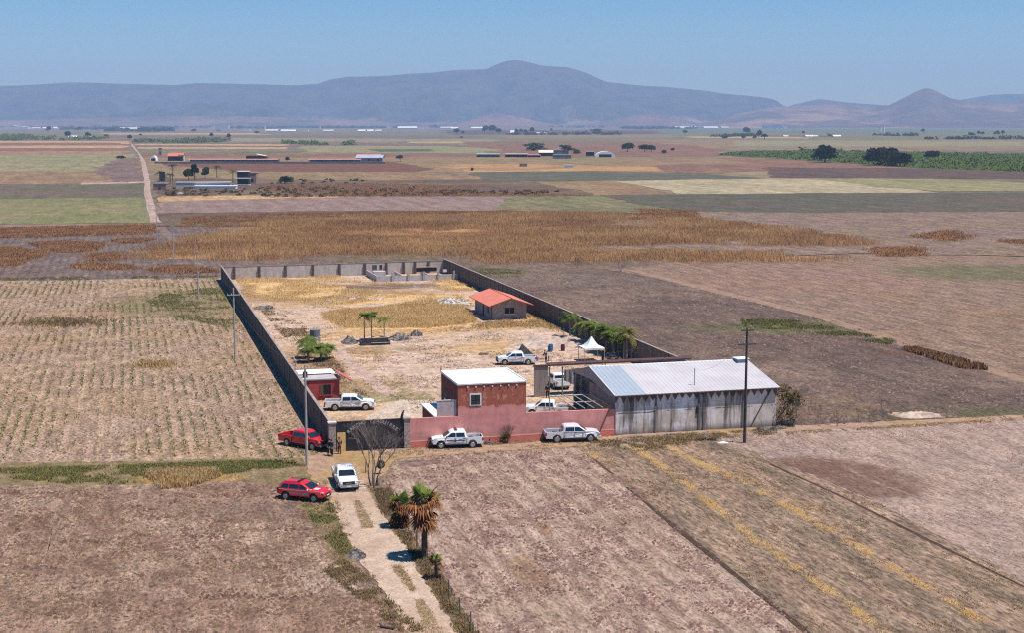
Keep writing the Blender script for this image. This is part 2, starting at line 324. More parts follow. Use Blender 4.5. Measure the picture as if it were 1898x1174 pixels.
band('field', rightup, (1130, 500), (1250, 486), (1600, 470), (1760, 472), (2100, 486), (2250, 800), (1900, 702), (1700, 645), (1500, 578), (1330, 540), (1150, 506))
band('field', burnt, (825, 494), (1150, 502), (1330, 541), (1500, 580), (1700, 648), (1900, 706), (2150, 780), (2100, 800), (1898, 778), (1440, 800), (1130, 700))
band('field', dirt, (1655, 765), (1740, 768), (1752, 775), (1690, 777), (1650, 771), amp=.15)
band('field', F('path_strip', (170, 142, 120), (156, 128, 108), big=.1, mid=.4, fine=3), (1160, 500), (1180, 500), (1340, 540), (1510, 580), (1700, 642), (2100, 760), (2100, 772), (1690, 650), (1500, 586), (1330, 545), amp=.3)
band('field', cropfield, (-120, 523), (405, 514), (412, 520), (612, 842), (560, 852), (300, 858), (-120, 868))
band('verge', verge_m, (-120, 860), (300, 855), (540, 848), (620, 855), (600, 905), (500, 900), (420, 895), (240, 905), (-120, 905), amp=.5)
band('field', leftlow, (-120, 902), (240, 900), (420, 892), (520, 900), (620, 935), (660, 1040), (790, 1200), (900, 1400), (-250, 1400))
band('field', rightplow, (735, 850), (900, 838), (1080, 826), (1500, 1174), (1800, 1420), (980, 1420), (850, 1174), (760, 1010), (705, 895))
band('field', farright, (1270, 812), (1440, 800), (1898, 776), (2150, 760), (2350, 1150), (2000, 1120), (1898, 1082), (1600, 920), (1400, 840))
band('field', weeds, (1068, 828), (1150, 812), (1285, 808), (1420, 848), (1620, 930), (1898, 1080), (2200, 1250), (2200, 1420), (1830, 1420), (1500, 1174), (1280, 1000))
dk = F('ditch_soil', (78, 60, 50), (92, 72, 58), mid=.6, fine=5)
band('field', dk, (1095, 850), (1101, 850), (1135, 878), (1131, 879), amp=.05)
band('field', dk, (1160, 905), (1163, 904), (1260, 980), (1500, 1172), (1560, 1225), (1545, 1225), (1488, 1172), (1253, 984), amp=.08)
band('field', dk, (1425, 862), (1428, 860), (1560, 920), (1720, 1000), (1898, 1088), (1898, 1091), (1716, 1003), (1560, 923), amp=.06)
rt = F('old_rut', (174, 146, 128), (158, 130, 112), mid=.5, fine=4, con=1.3, stretch=.5)
for q in ([(100, 905), (110, 905), (104, 960), (92, 1030), (78, 1115), (62, 1115), (80, 1030), (92, 960)], [(254, 908), (266, 908), (272, 960), (276, 1030), (272, 1100), (258, 1100), (262, 1030), (258, 960)], [(352, 945), (362, 945), (400, 1010), (462, 1108), (448, 1112), (388, 1020)]): band('field', rt, *q, amp=.35)
band('verge', verge_m, (548, 925), (612, 905), (625, 960), (660, 1030), (660, 1050), (620, 1040), (588, 985), amp=.35)
band('verge', F('fence_verge', (150, 126, 106), (132, 112, 92), (124, 114, 80), con=1.5, speck=.4, big=.1, mid=.6, fine=4, bump=.9), (690, 905), (722, 905), (770, 1000), (830, 1085), (905, 1220), (860, 1220), (800, 1095), (756, 1020), (712, 962), amp=.2)
band('dirt_track', apron_m, (612, 838), (700, 836), (762, 833), (900, 828), (1142, 808), (1440, 792), (1700, 780), (1898, 770), (1898, 779), (1440, 801), (1285, 812), (1080, 827), (900, 840), (735, 852), (712, 880), (690, 905), (690, 930), (612, 935), (600, 905), (575, 890), (560, 850), amp=.3)
band('dirt_track', dirt, (606, 890), (676, 892), (690, 925), (716, 965), (756, 1020), (775, 1060), (802, 1095), (850, 1174), (900, 1260), (800, 1260), (740, 1150), (706, 1088), (664, 1040), (640, 990), (616, 940), amp=.2)
med = F('median_grass', (200, 172, 146), (184, 158, 128), (166, 146, 112), big=.2, mid=.8, fine=5, speck=.3)
band('verge', med, (655, 930), (668, 930), (692, 975), (694, 980), (672, 982), (664, 955), amp=.12)
band('verge', med, (725, 1050), (745, 1050), (752, 1062), (770, 1095), (765, 1100), (735, 1068), amp=.12)
band('verge', med, (768, 1112), (784, 1112), (800, 1140), (838, 1200), (800, 1200), (775, 1140), amp=.12)
# far track on the left
band('dirt_track', F('far_track', (196, 170, 158), (184, 158, 146), **fk2), (243, 264), (250, 272), (264, 290), (269, 300), (279, 338), (279, 352), (288, 385), (296, 408), (300, 413), (279, 413), (273, 390), (266, 360), (267, 338), (262, 300), (256, 285), (243, 270), amp=.4)
band('dirt_track', FM['far_track'], (150, 339), (278, 336), (278, 339), (150, 342), amp=.4)
band('dirt_track', F('worn_track', (150, 128, 118), (132, 112, 104), mid=.2, fine=1.4), (279, 413), (300, 413), (345, 460), (400, 512), (392, 514), (330, 462), amp=.8)
# inside the walls
yard_m = F('yard_soil', (224, 196, 176), (208, 178, 156), (214, 176, 130), ruts=.8, con=1.4, speck=.3, spc=(140, 108, 88), big=.06, mid=.22, fine=2.6, bump=.8, stretch=1.6,
    blobs=[(G(16, 135), (26, 17), TH, (178, 140, 96), .8), (G(28, 143), (20, 5), TH, (112, 92, 80), .8), (G(12, 128), (7, 3), TH, (116, 96, 82), .8), (G(8, 33), (7, 6), TH, (160, 136, 98), .7), (G(4, 50), (5, 16), TH, (178, 138, 96), .75),
           (G(11, 26), (9, 3.2), TH, (150, 138, 88), .75), (G(15, 62), (9, 3.5), TH, (158, 132, 104), .6), (G(24, 79), (24, 3), TH, (204, 162, 104), .7), (G(42, 83), (10, 6), TH, (214, 174, 116), .6),
           (G(3, 11), (6, 4), TH, (166, 136, 92), .8), (G(34, 60), (10, 7), TH, (206, 168, 118), .6)])
sheet('yard', [G(0, 0), G(48.8, -.5), G(48.8, 166), G(0, 164)], yard_m, amp=0, world=True)
sheet('yard_slab', [P(*q) for q in ((660, 790), (700, 762), (740, 742), (790, 744), (850, 752), (1010, 790), (1000, 800))], F('pale_concrete', (222, 204, 186), (208, 186, 164), mid=.5, fine=4, bump=.2), amp=.2, world=True)
for a in (((700, 668), (712, 668), (830, 745), (812, 742)), ((606, 648), (640, 650), (735, 735), (700, 728))):
    sheet('yard', a, F('yard_rut', (216, 190, 176), (196, 162, 144), mid=.4, fine=3, bump=.9), amp=.35)

rg = F('reed_ground', (206, 156, 106), (176, 130, 90), (150, 112, 88), big=.02, mid=.08, fine=1.5, con=1.2)
sheet('reed_bed', [(262, 478), (330, 458), (420, 436), (560, 408), (760, 400), (1000, 400), (1180, 406), (1300, 414), (1420, 424), (1560, 444), (1500, 454), (1250, 447), (1180, 450), (1120, 462), (1350, 472), (1540, 477), (1545, 482), (1300, 483), (1200, 480), (900, 485), (870, 470), (600, 468), (520, 477), (430, 480)], rg, amp=2.2, seg=3)
sg = F('straw_ground', (240, 202, 144), (224, 182, 126), mid=.5, fine=4, bump=.6, con=1.1)
for q in ([(598, 582), (640, 576), (700, 572), (790, 560), (860, 570), (884, 600), (790, 611), (640, 612), (604, 596)], [(440, 514), (480, 517), (560, 524), (640, 532), (630, 545), (560, 556), (480, 548)], [(800, 520), (870, 512), (890, 530), (850, 540)], [(975, 588), (1010, 594), (1040, 612), (1000, 606)], [(700, 545), (850, 548), (870, 562), (790, 556), (640, 566), (620, 556)]): sheet('yard', q, sg, amp=1.2)
# ---------------------------------------------------------------- hills
def fbm1(x, seed, oct=6, f0=1., ro=.5):
    r = np.random.default_rng(seed); out = np.zeros_like(x); a = 1.
    for o in range(oct):
        t = x*f0*2**o; i = np.floor(t).astype(int); fr = t-i; fr = fr*fr*(3-2*fr); tb = r.random(5000)*2-1
        out += a*(tb[i % 5000]*(1-fr)+tb[(i+1) % 5000]*fr); a *= ro
    return out
def fbm2(x, y, seed, oct=6, ro=.5):
    out = np.zeros_like(x); a = 1.; r = np.random.default_rng(seed); tb = r.random((512, 512))*2-1
    for o in range(oct):
        X, Y = x*2**o+o*17.3, y*2**o+o*9.1; i = np.floor(X).astype(int); j = np.floor(Y).astype(int); u = X-i; v = Y-j; u = u*u*(3-2*u); v = v*v*(3-2*v)
        g = lambda a_, b_: tb[a_ % 512, b_ % 512]
        out += a*((g(i, j)*(1-u)+g(i+1, j)*u)*(1-v)+(g(i, j+1)*(1-u)+g(i+1, j+1)*u)*v); a *= ro
    return out
def hill(name, prof, D, front, m, seed, rough=.3, nx=700, ny=70, foot=0., back=900, sc=900.):
    px = np.array([q[0] for q in prof], float); py = np.array([q[1] for q in prof], float)
    sx = (px-949)/FPX*D*cos(PIT)**-1*0.993; hz = CAMH+(228.-py)/2650*D
    X = np.linspace(sx[0], sx[-1], nx); R = np.interp(X, sx, hz)
    k = np.hanning(9); k /= k.sum(); R = np.convolve(np.pad(R, 4, 'edge'), k, 'valid')
    R = R*(1+.012*fbm1(X/sc*2+50, seed, 5))
    V = np.concatenate([np.linspace(0, 1, ny), 1+np.linspace(.1, 1, 12)]); XX, VV = np.meshgrid(X, V)
    Y = np.where(VV <= 1, D-front*(1-VV), D+back*(VV-1))
    w = fbm2(XX/sc+40, Y/sc+9, seed+1, 6, .52); rav = np.abs(fbm2(XX/(sc*.55)+7, Y/(sc*1.8)+3, seed+2, 5, .5))
    vv = np.clip(VV, 0, 1); sh = np.where(VV <= 1, .30*vv**1.2+.70*vv**3.2 if foot == 0 else foot*vv+(1-foot)*vv**2.6, 1-(VV-1)*.6)
    env = np.clip(np.minimum(vv*4, (1-vv)*3.2), 0, 1)
    Z = R[None, :]*np.clip(sh+env*(rough*w-rough*.9*rav*(vv**.6)), 0, 2) - 2
    Z[0] = -3; x3 = XX*(Y/D)
    v = np.stack([x3, Y, Z], -1).reshape(-1, 3); n, mm = len(V), nx
    a = (np.arange(n-1)[:, None]*mm+np.arange(mm-1)[None]).ravel(); f = np.stack([a, a+1, a+1+mm, a+mm], 1)
    o = rawmesh(name, v, f, m, smooth=True); o['kind'] = 'structure'; return o
def hillmat(name, c1, c2, c3, lo=60., bk=.8):
    N = NT(name); n = N.noise(N.map(N.pos, sc=(1, 1, 2.5)), .004, 8, .68); n2 = N.noise(N.pos, .03, 5, .7)
    col = N.mix(N.rng(n, .4, .6), gc(c1), gc(c2)); z = N.sep(N.pos)[2]; pt = N.noise(N.map(N.pos, sc=(.6, .5, 3)), .0022, 6, .6)
    k = N.mth('MULTIPLY', N.rng(z, lo, lo*2.2, 1, 0), N.rng(pt, .5, .6)); col = N.mix(N.mth('MULTIPLY', k, bk), col, gc(c3))
    col = N.mix(1., col, N.mix(N.rng(n2, .35, .65), (.7, .7, .7, 1), (1.3, 1.3, 1.3, 1)), 'MULTIPLY')
    return N.done(col, 1., n2, .8, 12.)
hm = hillmat('hill_scrub', (46, 48, 40), (100, 88, 72), (200, 160, 130), 55)
hm2 = hillmat('hill_scrub_brown', (92, 72, 60), (136, 100, 80), (204, 158, 124), 110)
hill('mountain', [(-420, 168), (-100, 160), (0, 159), (50, 158), (140, 153), (215, 155), (300, 157.5), (335, 158), (380, 154), (470, 156), (548, 158.5), (596, 156), (612, 149), (650, 143), (720, 139.5), (800, 136), (850, 130), (903, 128.5), (922, 119), (938, 113), (958, 111.5), (985, 116), (1005, 121), (1050, 124), (1080, 134), (1122, 153), (1160, 156), (1230, 161), (1290, 167), (1350, 174), (1408, 180), (1432, 185), (1446, 196), (1500, 214), (1640, 228)], 15000, 3300, hm, 3)
hill('hill', [(1290, 229), (1380, 206), (1440, 197), (1490, 195), (1540, 190), (1575, 195), (1600, 198), (1638, 194), (1662, 182), (1686, 169), (1704, 162), (1718, 166), (1750, 182), (1790, 188), (1840, 191), (1870, 190), (1888, 183), (1905, 180), (1990, 176), (2150, 190), (2400, 215)], 12200, 2400, hm2, 21, rough=.12, sc=700.)
hill('distant_hill', [(1380, 226), (1465, 193), (1510, 183), (1560, 190), (1640, 195), (1740, 190), (1770, 185), (1830, 175), (1898, 173.5), (2000, 178), (2100, 200)], 17300, 900, hm, 33, nx=300, ny=24)
hill('foothill', [(830, 231), (870, 222), (905, 211), (925, 209), (950, 213), (1000, 225), (1040, 231)], 11400, 700, hillmat('bare_hill', (150, 112, 96), (120, 96, 84), (170, 126, 108)), 44, nx=160, ny=20, rough=.05)
hill('foothill', [(1080, 231), (1130, 222), (1170, 214), (1210, 212), (1245, 217), (1290, 227), (1330, 231)], 11600, 700, bpy.data.materials['bare_hill'], 45, nx=160, ny=20, rough=.05)
hill('foothill', [(-200, 224), (60, 222), (200, 217), (380, 214), (520, 216), (640, 221), (800, 226), (860, 230)], 11900, 900, hillmat('patchy_hill', (96, 84, 72), (150, 118, 100), (180, 140, 118), 40), 46, nx=500, ny=24, rough=.1)
hz = MB().box((0, 9100, 354), (19100, 18900, 712)).build('haze', None or bpy.data.materials.new('haze'))
hz['kind'] = 'stuff'; hm_ = hz.data.materials[0]; hm_.use_nodes = True; hn = hm_.node_tree.nodes; hn.remove(hn['Principled BSDF'])
pv = hn.new('ShaderNodeVolumePrincipled'); pv.inputs['Color'].default_value = (.53, .71, 1., 1); pv.inputs['Density'].default_value = 9.3e-5
hm_.node_tree.links.new(pv.outputs[0], hn['Material Output'].inputs['Volume'])
# ---------------------------------------------------------------- the ranch buildings
def root(name, label, cat, s, t, rz=0., group=None, z=0.): x, y = G(s, t); return empty(name, label, cat, (x, y, z), TH+rz, group)
C = lambda r, g, b: lin(r, g, b)[:3]
def wallmat(name, c, c2, c3=None, zs=None, streak=True, bump=.02, marks=None, seam=0.):
    """painted or raw masonry in local coords: run-off streaks, seams, and a second coat above zs with a ragged edge"""
    N = NT(name); v = N.obj; n = N.noise(v, .9, 6, .7); st = N.noise(N.map(v, sc=(1.6, 1.6, .14)), 1.5, 6, .75)
    col = N.mix(N.rng(n, .38, .62), c+(1,), c2+(1,))
    if zs is not None:
        z = N.sep(v)[2]; e = N.mth('ADD', z, N.rng(N.noise(v, 1.3, 5, .75), .2, .8, -.8, .8)); col = N.mix(N.rng(e, zs-.05, zs+.08), col, c3+(1,))
        if marks:
            m = N.noise(N.map(v, sc=(1.2, 1, .7)), 1.6, 5, .7); col = N.mix(N.mth('MULTIPLY', N.rng(m, .54, .62), N.rng(e, zs, zs+.1)), col, marks+(1,))
            m = N.noise(N.map(v, sc=(.8, 1, 1.2), loc=(9, 0, 0)), 1.1, 5, .7); col = N.mix(N.mth('MULTIPLY', N.rng(m, .55, .7), N.rng(e, zs, zs+.1)), col, tuple(x*.6 for x in c3)+(1,))
    if streak: col = N.mix(N.rng(st, .52, .72, 0, .55), col, tuple(x*.45 for x in c2)+(1,))
    if c[0] > .5 and c[1] < .35: col = N.mix(N.mth('MULTIPLY', N.rng(N.mth('ADD', N.sep(v)[2], N.rng(N.noise(v, 1.1, 5, .75), .25, .75, -.8, .8)), .55, 1.7, .5, 0), 1.), col, (.40, .24, .18, 1)); col = N.mix(N.rng(N.noise(N.map(v, sc=(1.2, 1.2, .15)), 1.3, 5, .7), .55, .75, 0, .35), col, (.34, .14, .12, 1))
    if seam:
        x = N.sep(v); m = N.mth('FRACT', N.mth('DIVIDE', x[1], seam)); col = N.mix(N.rng(m, 0, .035, .75, 0), col, tuple(x*.3 for x in c2)+(1,))
    return N.done(col, .92, N.noise(v, 9, 5, .7), .4, bump)
con = wallmat('raw_concrete', (.36, .32, .29), (.27, .235, .215)); conD = wallmat('weathered_block', (.21, .175, .15), (.13, .11, .1))
conL = wallmat('pale_block', (.56, .49, .44), (.42, .37, .34)); cop = mat('coping_stone', (.36, .29, .26), (.22, .17, .15), .8, .9)
posm = mat('post_concrete', (.20, .175, .155), (.12, .105, .1), 1.2, .9, .02)
pink = wallmat('pink_render', (.74, .32, .28), (.60, .235, .205), streak=False); coral = mat('coral_render', (.74, .21, .14), (.64, .17, .125), .8, .9, .01)
pstripe = mat('pale_coral_stripe', (.80, .40, .30), (.74, .34, .27), 1.2, .9)
facade = wallmat('two_coat_render', (.73, .315, .275), (.59, .23, .20), (.38, .115, .07), 3.95, marks=(.56, .24, .17), streak=False)
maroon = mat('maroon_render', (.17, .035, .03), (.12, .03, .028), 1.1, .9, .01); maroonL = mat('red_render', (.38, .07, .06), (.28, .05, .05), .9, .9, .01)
whiteR = mat('white_roof', (.80, .81, .80), (.68, .68, .66), .5, .8); black = mat('black_paint', (.018, .02, .024), (.03, .032, .036), 1.5, .55)
dark = mat('dark_opening', (.012, .012, .014), None, 1, .6); white = mat('white_paint', (.8, .8, .78), None, 1, .6); brick = mat('brick_stone', (.30, .18, .15), (.42, .36, .33), 3.5, .9, .02, thr=(.45, .55))
glass = mat('dark_glass', (.02, .03, .035), None, 1, .08, spec=.8); steel = mat('pale_steel', (.42, .42, .38), (.28, .26, .22), 2, .6); rust = mat('rusty_metal', (.13, .07, .055), (.06, .035, .03), 1.4, .85)
zinc = mat('weathered_zinc', (.50, .465, .46), (.44, .405, .405), .35, .6, metal=.0); zincB = mat('new_zinc', (.34, .38, .42), (.31, .345, .385), .4, .5)
yel = mat('yellow_door_paint', (.80, .50, .20), (.68, .42, .18), 2, .7); gal = mat('rib_wall', (.30, .28, .27), (.2, .19, .18), 1, .85)

H1 = 3.0
def longwall(name, label, s, t0, t1, posts, seamside, wm, hts, group='boundary walls of the ranch yard', side=1, step=None):
    r = root(name, label, 'wall', s, t0, group=group); L = t1-t0
    MB().b2(-.1, .1, 0, L, 0, hts).build('panel', wm, r); MB().b2(-.16, .16, 0, L, hts, hts+.09).build('coping', cop, r)
    proto = None
    for y in posts:
        if proto is None: proto = MB().b2(-.2, .2, -.16, .16, 0, hts+.003).build('post', posm, r); o = proto
        else: o = proto.copy(); COL.objects.link(o); o.parent = r
        o.location = (0, y, 0)
    return r
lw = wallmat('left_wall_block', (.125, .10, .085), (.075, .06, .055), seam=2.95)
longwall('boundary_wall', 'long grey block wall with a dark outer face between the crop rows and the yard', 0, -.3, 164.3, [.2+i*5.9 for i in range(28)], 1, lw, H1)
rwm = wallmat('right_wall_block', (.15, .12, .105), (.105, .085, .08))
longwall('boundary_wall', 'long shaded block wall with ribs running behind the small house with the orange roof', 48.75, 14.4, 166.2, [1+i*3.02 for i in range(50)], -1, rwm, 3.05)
bw = root('boundary_wall', 'pale block wall with dark posts across the far end of the yard', 'wall', 0, 164.4, rz=math.atan2(1.8, 48.75), group='boundary walls of the ranch yard')
MB().b2(.1, 48.65, -.09, .09, 0, 2.7).build('panel', conL, bw); MB().b2(.1, 48.6, -.14, .14, 2.7, 2.8).build('coping', cop, bw)
pp = MB().b2(-.22, .22, -.45, .05, 0, 2.703).build('post', mat('dark_post', (.1, .08, .07), (.06, .05, .045), 1.2, .9), bw)
for i, s_ in enumerate([2.7, 8.0, 13.6, 19.5, 25.3, 30.9, 35.7, 39.6, 42.2, 45.2]):
    o = pp if i == 0 else pp.copy()
    if i: COL.objects.link(o); o.parent = bw
    o.location = (s_, 0, 0)
for s_, w_, m_ in ((32.6, 1.0, mat('green_board', (.09, .11, .06))), (34.2, .6, mat('maroon_board', (.1, .03, .04)))): MB().b2(s_, s_+w_, -.13, -.092, 1.2, 2.2).build('window_board', m_, bw)

# gate pillars and gate
for s_, lab, w in ((.1, 'left brick gate pillar with a white cap beside the red pickup', .7), (7.75, 'right brick and stone gate pillar where the pink wall starts', .62)):
    r = root('gate_pillar', lab, 'pillar', s_, -.85, group='gate pillars'); MB().b2(-w/2, w/2, -.3, .3, 0, 3.02).build('shaft', brick, r)
    MB().b2(-w/2-.08, w/2+.08, -.38, .38, 3.02, 3.14).build('cap', mat('pillar_cap', (.62, .55, .5)) if s_ < 1 else cop, r)
    if s_ > 1:
        o = MB().tube([(-.45, 0, 2.9), (-.5, 0, 3.25), (-.42, 0, 3.6), (-.25, 0, 3.95)], [.16, .15, .12, .05], 8).build('scroll', black, r)
g = root('gate', 'wide black sheet metal gate with an arch of letters, behind the bare tree', 'gate', .47, -.85)
MB().b2(0, 6.95, -.03, .03, .06, 3.05).build('gate_panel', black, g); MB().b2(0, 6.95, -.06, .06, 3.05, 3.12).build('top_rail', rust, g)
f = MB()
for i in range(8): f.b2(i*.99, i*.99+.04, -.055, -.033, .08, 3.04)
f.b2(.05, 6.9, -.052, -.034, 1.55, 1.6); f.build('gate_rib', mat('gate_rib', (.035, .037, .042)), g)
d = MB().b2(.12, .98, -.075, -.036, .05, 1.98).build('pedestrian_door', yel, g); MB().tube([(.85, -.1, 1), (.85, -.1, 1.15)], .02).build('handle', steel, d)
lm = mat('letter_metal', (.40, .38, .35)); txt = 'RANCHO IZAGUIRRE'; cx, cz, R_ = 3.75, -.5, 3.35
M_ = []
for i, ch in enumerate(txt):
    if ch == ' ': continue
    a = radians(44-88*i/(len(txt)-1)); cu = bpy.data.curves.new('l', 'FONT'); cu.body = ch; cu.size = .5; cu.align_x = 'CENTER'; cu.extrude = .015; cu.offset = .008
    o = bpy.data.objects.new('l', cu); COL.objects.link(o); o.matrix_world = Matrix.Translation((cx-R_*sin(a), -.07, cz+R_*cos(a))) @ Matrix.Rotation(-a, 4, 'Y') @ Matrix.Rotation(pi/2, 4, 'X')
    bpy.context.view_layer.update(); me = bpy.data.meshes.new_from_object(o.evaluated_get(bpy.context.evaluated_depsgraph_get())); me.transform(o.matrix_world)
    M_.append((me, i)); bpy.data.objects.remove(o)
for wd in (lambda i: i < 6, lambda i: i > 6):
    bm = bmesh.new()
    for me, i in M_:
        if wd(i): bm.from_mesh(me)
    me = bpy.data.meshes.new('lettering'); bm.to_mesh(me); bm.free(); me.materials.clear(); link('lettering', me, lm, g)
arc = MB(); arc.tube([(cx-(R_-.12)*sin(radians(a)), -.07, cz+(R_-.12)*cos(radians(a))) for a in range(-46, 47, 4)], .025, 5)
for a in range(-42, 43, 7): arc.tube([(cx-(R_-.14)*sin(radians(a)), -.06, cz+(R_-.14)*cos(radians(a))), (cx-(R_-.75)*sin(radians(a)), -.06, cz+(R_-.75)*cos(radians(a)))], .02, 4)
arc.build('arch_trim', rust, g)

# pink front wall
pw = root('front_wall', 'salmon pink rendered wall with a coral base along the front of the yard', 'wall', 8.08, -1.0)
p = MB(); p.prism([(0, .01), (5.0, .01), (5.0, 3.02), (0, 3.05)], 0, .24); p.prism([(12.3, .01), (22.2, .01), (22.2, 2.86), (12.3, 3.0)], 0, .24); p.build('wall_panel', pink, pw)
MB().b2(0, 5.0, -.035, 0, 0, .6).b2(12.3, 22.2, -.035, 0, 0, .6).build('base_band', coral, pw); MB().b2(0, 5.0, -.045, -.002, .6, .69).b2(12.3, 22.2, -.045, -.002, .6, .69).build('base_trim', pstripe, pw)

# two-storey red house
mh = root('house', 'tall red house with flat white roof and one white framed window', 'house', 13.08, -1.0)
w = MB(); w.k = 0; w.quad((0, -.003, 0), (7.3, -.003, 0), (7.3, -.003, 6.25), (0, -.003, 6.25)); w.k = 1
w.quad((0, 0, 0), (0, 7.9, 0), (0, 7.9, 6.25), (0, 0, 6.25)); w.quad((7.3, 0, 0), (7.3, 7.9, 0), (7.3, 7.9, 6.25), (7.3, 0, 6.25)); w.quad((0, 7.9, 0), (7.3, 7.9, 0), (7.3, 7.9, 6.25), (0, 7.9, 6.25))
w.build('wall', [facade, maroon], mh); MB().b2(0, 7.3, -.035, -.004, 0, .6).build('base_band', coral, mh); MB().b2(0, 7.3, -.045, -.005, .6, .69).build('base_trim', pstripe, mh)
rf = MB().b2(-.08, 7.38, -.08, 7.98, 6.25, 6.38).build('roof', whiteR, mh)
MB().b2(-.08, .06, -.08, 7.98, 6.38, 6.46).b2(7.24, 7.38, -.08, 7.98, 6.38, 6.46).b2(.06, 7.24, 7.84, 7.98, 6.38, 6.46).build('roof_lip', whiteR, rf)
wi = MB().b2(1.25, 2.5, -.06, -.004, 4.02, 5.32).build('window', white, mh); MB().b2(1.40, 2.35, -.09, -.061, 4.17, 5.17).build('pane', glass, wi)
MB().b2(1.40, 2.35, -.11, -.091, 4.62, 4.67).b2(1.85, 1.9, -.11, -.091, 4.17, 5.17).build('window_bar', dark, wi)
for i in range(7): MB().tube([(1.05+i*.875, .0, 6.0), (1.05+i*.875, -.09, 5.99)], .085, 10).build('drain_spout', white, mh)
MB().b2(-.03, 0, .5, 1.5, 2.9, 4.6).build('door', dark, mh); MB().b2(-.03, 0, 4.6, 6.6, 2.6, 4.9).build('window_opening', dark, mh)
MB().tube([(-.05, 5.4, 3.7), (-.18, 5.4, 3.7)], .25, 10).build('wall_lamp', white, mh); MB().tube([(-.02, 7.85, 6.38), (-.02, 7.85, 6.75)], .07, 6).build('corner_pipe', posm, mh)
pl = MB().tube([(5.0, -.05, 6.0), (4.62, -.04, 4.9), (4.25, -.03, 4.1)], .018, 4).build('cable', rust, mh)
an = root('block_wall', 'rough grey block wall standing above the pink wall left of the tall red house', 'wall', 10.95, -.76)
MB().b2(0, 2.06, 0, .2, 0, 4.66).build('masonry', wallmat('rough_block', (.5, .43, .42), (.36, .3, .3), bump=.06, streak=False), an); MB().b2(-.02, 2.1, -.03, .24, 4.66, 4.72).build('coping', mat('mortar_cap', (.5, .45, .4)), an)
lo = root('store_room', 'low maroon store with a white roof beside the grey block wall', 'shed', 11.0, .2)
MB().b2(0, 1.9, 0, 6.8, 0, 2.75).build('wall', maroon, lo); MB().b2(-.12, 2.0, -.05, 6.95, 2.75, 2.88).build('roof', whiteR, lo)

# guard house at the left wall
gh = root('guard_house', 'small maroon guard house with a whitish flat roof against the left wall', 'house', .3, 26.3)
MB().b2(0, 4.55, 0, 6.4, 0, 2.5).build('wall', maroonL, gh); rf = MB().b2(-.05, 4.7, -.1, 3.0, 2.5, 2.64).build('roof', mat('grey_roof', (.45, .42, .4), (.33, .3, .29), .8), gh)
MB().b2(-.05, 4.5, 3.0, 6.4, 2.5, 2.72).build('roof_slab', mat('cream_roof', (.78, .74, .62), (.7, .66, .55), .6), gh); MB().b2(.0, 4.0, 2.85, 3.0, 2.64, 2.75).build('roof_edge', maroon, gh)
aw = MB().prism([(4.4, 3.2), (4.5, 3.25), (6.0, 2.35), (5.95, 2.25)], -.5, 2.6).build('awning', mat('red_tile', (.48, .13, .12), (.4, .1, .1), 2.5, .85), gh)
MB().b2(2.6, 3.5, -.05, -.002, .7, 1.9).build('window', dark, gh); MB().b2(2.2, 2.6, -.05, -.002, .7, 1.9).build('shutter', mat('brown_shutter', (.16, .08, .06)), gh); MB().b2(2.1, 3.6, -.12, -.002, .58, .68).build('sill', maroonL, gh)
MB().b2(.4, .9, 1.2, 1.8, 2.64, 3.3).build('vent_block', dark, gh)
ps = root('steel_frame', 'pale steel tube frame in the dry grass left of the bushy palms', 'frame', 1.2, 50.2); MB().tube([(0, 3, 1.0), (1.2, 3, 1.0), (1.2, 0, 1.0), (1.2, 0, 0)], .07, 6).build('rail', steel, ps); MB().tube([(1.2, 3, 1), (1.2, 3, 0)], .06, 6).build('leg', steel, ps)
tk = root('water_tower', 'small dark water tank on four thin legs by the left wall', 'water tank', 6.6, 62); MB().tube([(0, 0, 2.4), (0, 0, 3.4)], .75, 14).build('tank', mat('tank_grey', (.16, .17, .18), None), tk)
for a, b in ((-.6, -.6), (.6, -.6), (.6, .6), (-.6, .6)): MB().tube([(a, b, 0), (a, b, 2.4)], .06, 6).build('leg', steel, tk)
MB().b2(-.75, .75, -.75, .75, 2.32, 2.4).build('platform', steel, tk)

# the big shed
sh = root('shed', 'long shed with stained walls and a pale metal gable roof', 'shed', 30.25, -1.1)
wm = NT('stained_shed_wall'); v = wm.obj; n = wm.noise(wm.map(v, sc=(1, 1, .1)), .9, 6, .75); n2 = wm.noise(v, .35, 5, .7); x = wm.sep(v)
col = wm.mix(wm.rng(n2, .42, .56), (.86, .81, .80, 1), (.56, .47, .39, 1)); col = wm.mix(wm.rng(x[0], 9, 14, 0, .65), col, (.62, .52, .43, 1))
tri = wm.mth('PINGPONG', wm.mth('MULTIPLY', x[0], 1.), .42); tz = wm.mth('SUBTRACT', x[2], wm.mth('MULTIPLY', tri, 1.7)); col = wm.mix(wm.rng(wm.mth('ADD', tz, wm.rng(n2, .3, .7, -.25, .25)), 3.42, 3.5), col, (.13, .105, .09, 1))
blk = wm.mth('MULTIPLY', wm.rng(n, .46, .6), wm.rng(x[0], 17, 14, .2, 1)); col = wm.mix(wm.mth('MULTIPLY', blk, .85), col, (.07, .06, .055, 1))
hb = wm.mth('ABSOLUTE', wm.mth('SUBTRACT', x[2], wm.rng(n2, .3, .7, 2.25, 2.45))); col = wm.mix(wm.mth('MULTIPLY', wm.rng(hb, .05, .1, .8, 0), wm.rng(wm.noise(v, 1.1, 3), .45, .55)), col, (.08, .07, .07, 1))
col = wm.mix(wm.rng(x[2], .1, .75, .8, 0), col, (.14, .11, .1, 1)); wm.done(col, .92, n, .4, .03)
w = MB(); Y1 = 15.4
w.b2(0, 18.6, 0, .2, 0, 4.35); w.b2(18.4, 18.6, .2, Y1, 0, 4.3); w.b2(.2, 18.4, Y1-.2, Y1, 0, 4.3); w.build('wall', wm.m, sh)
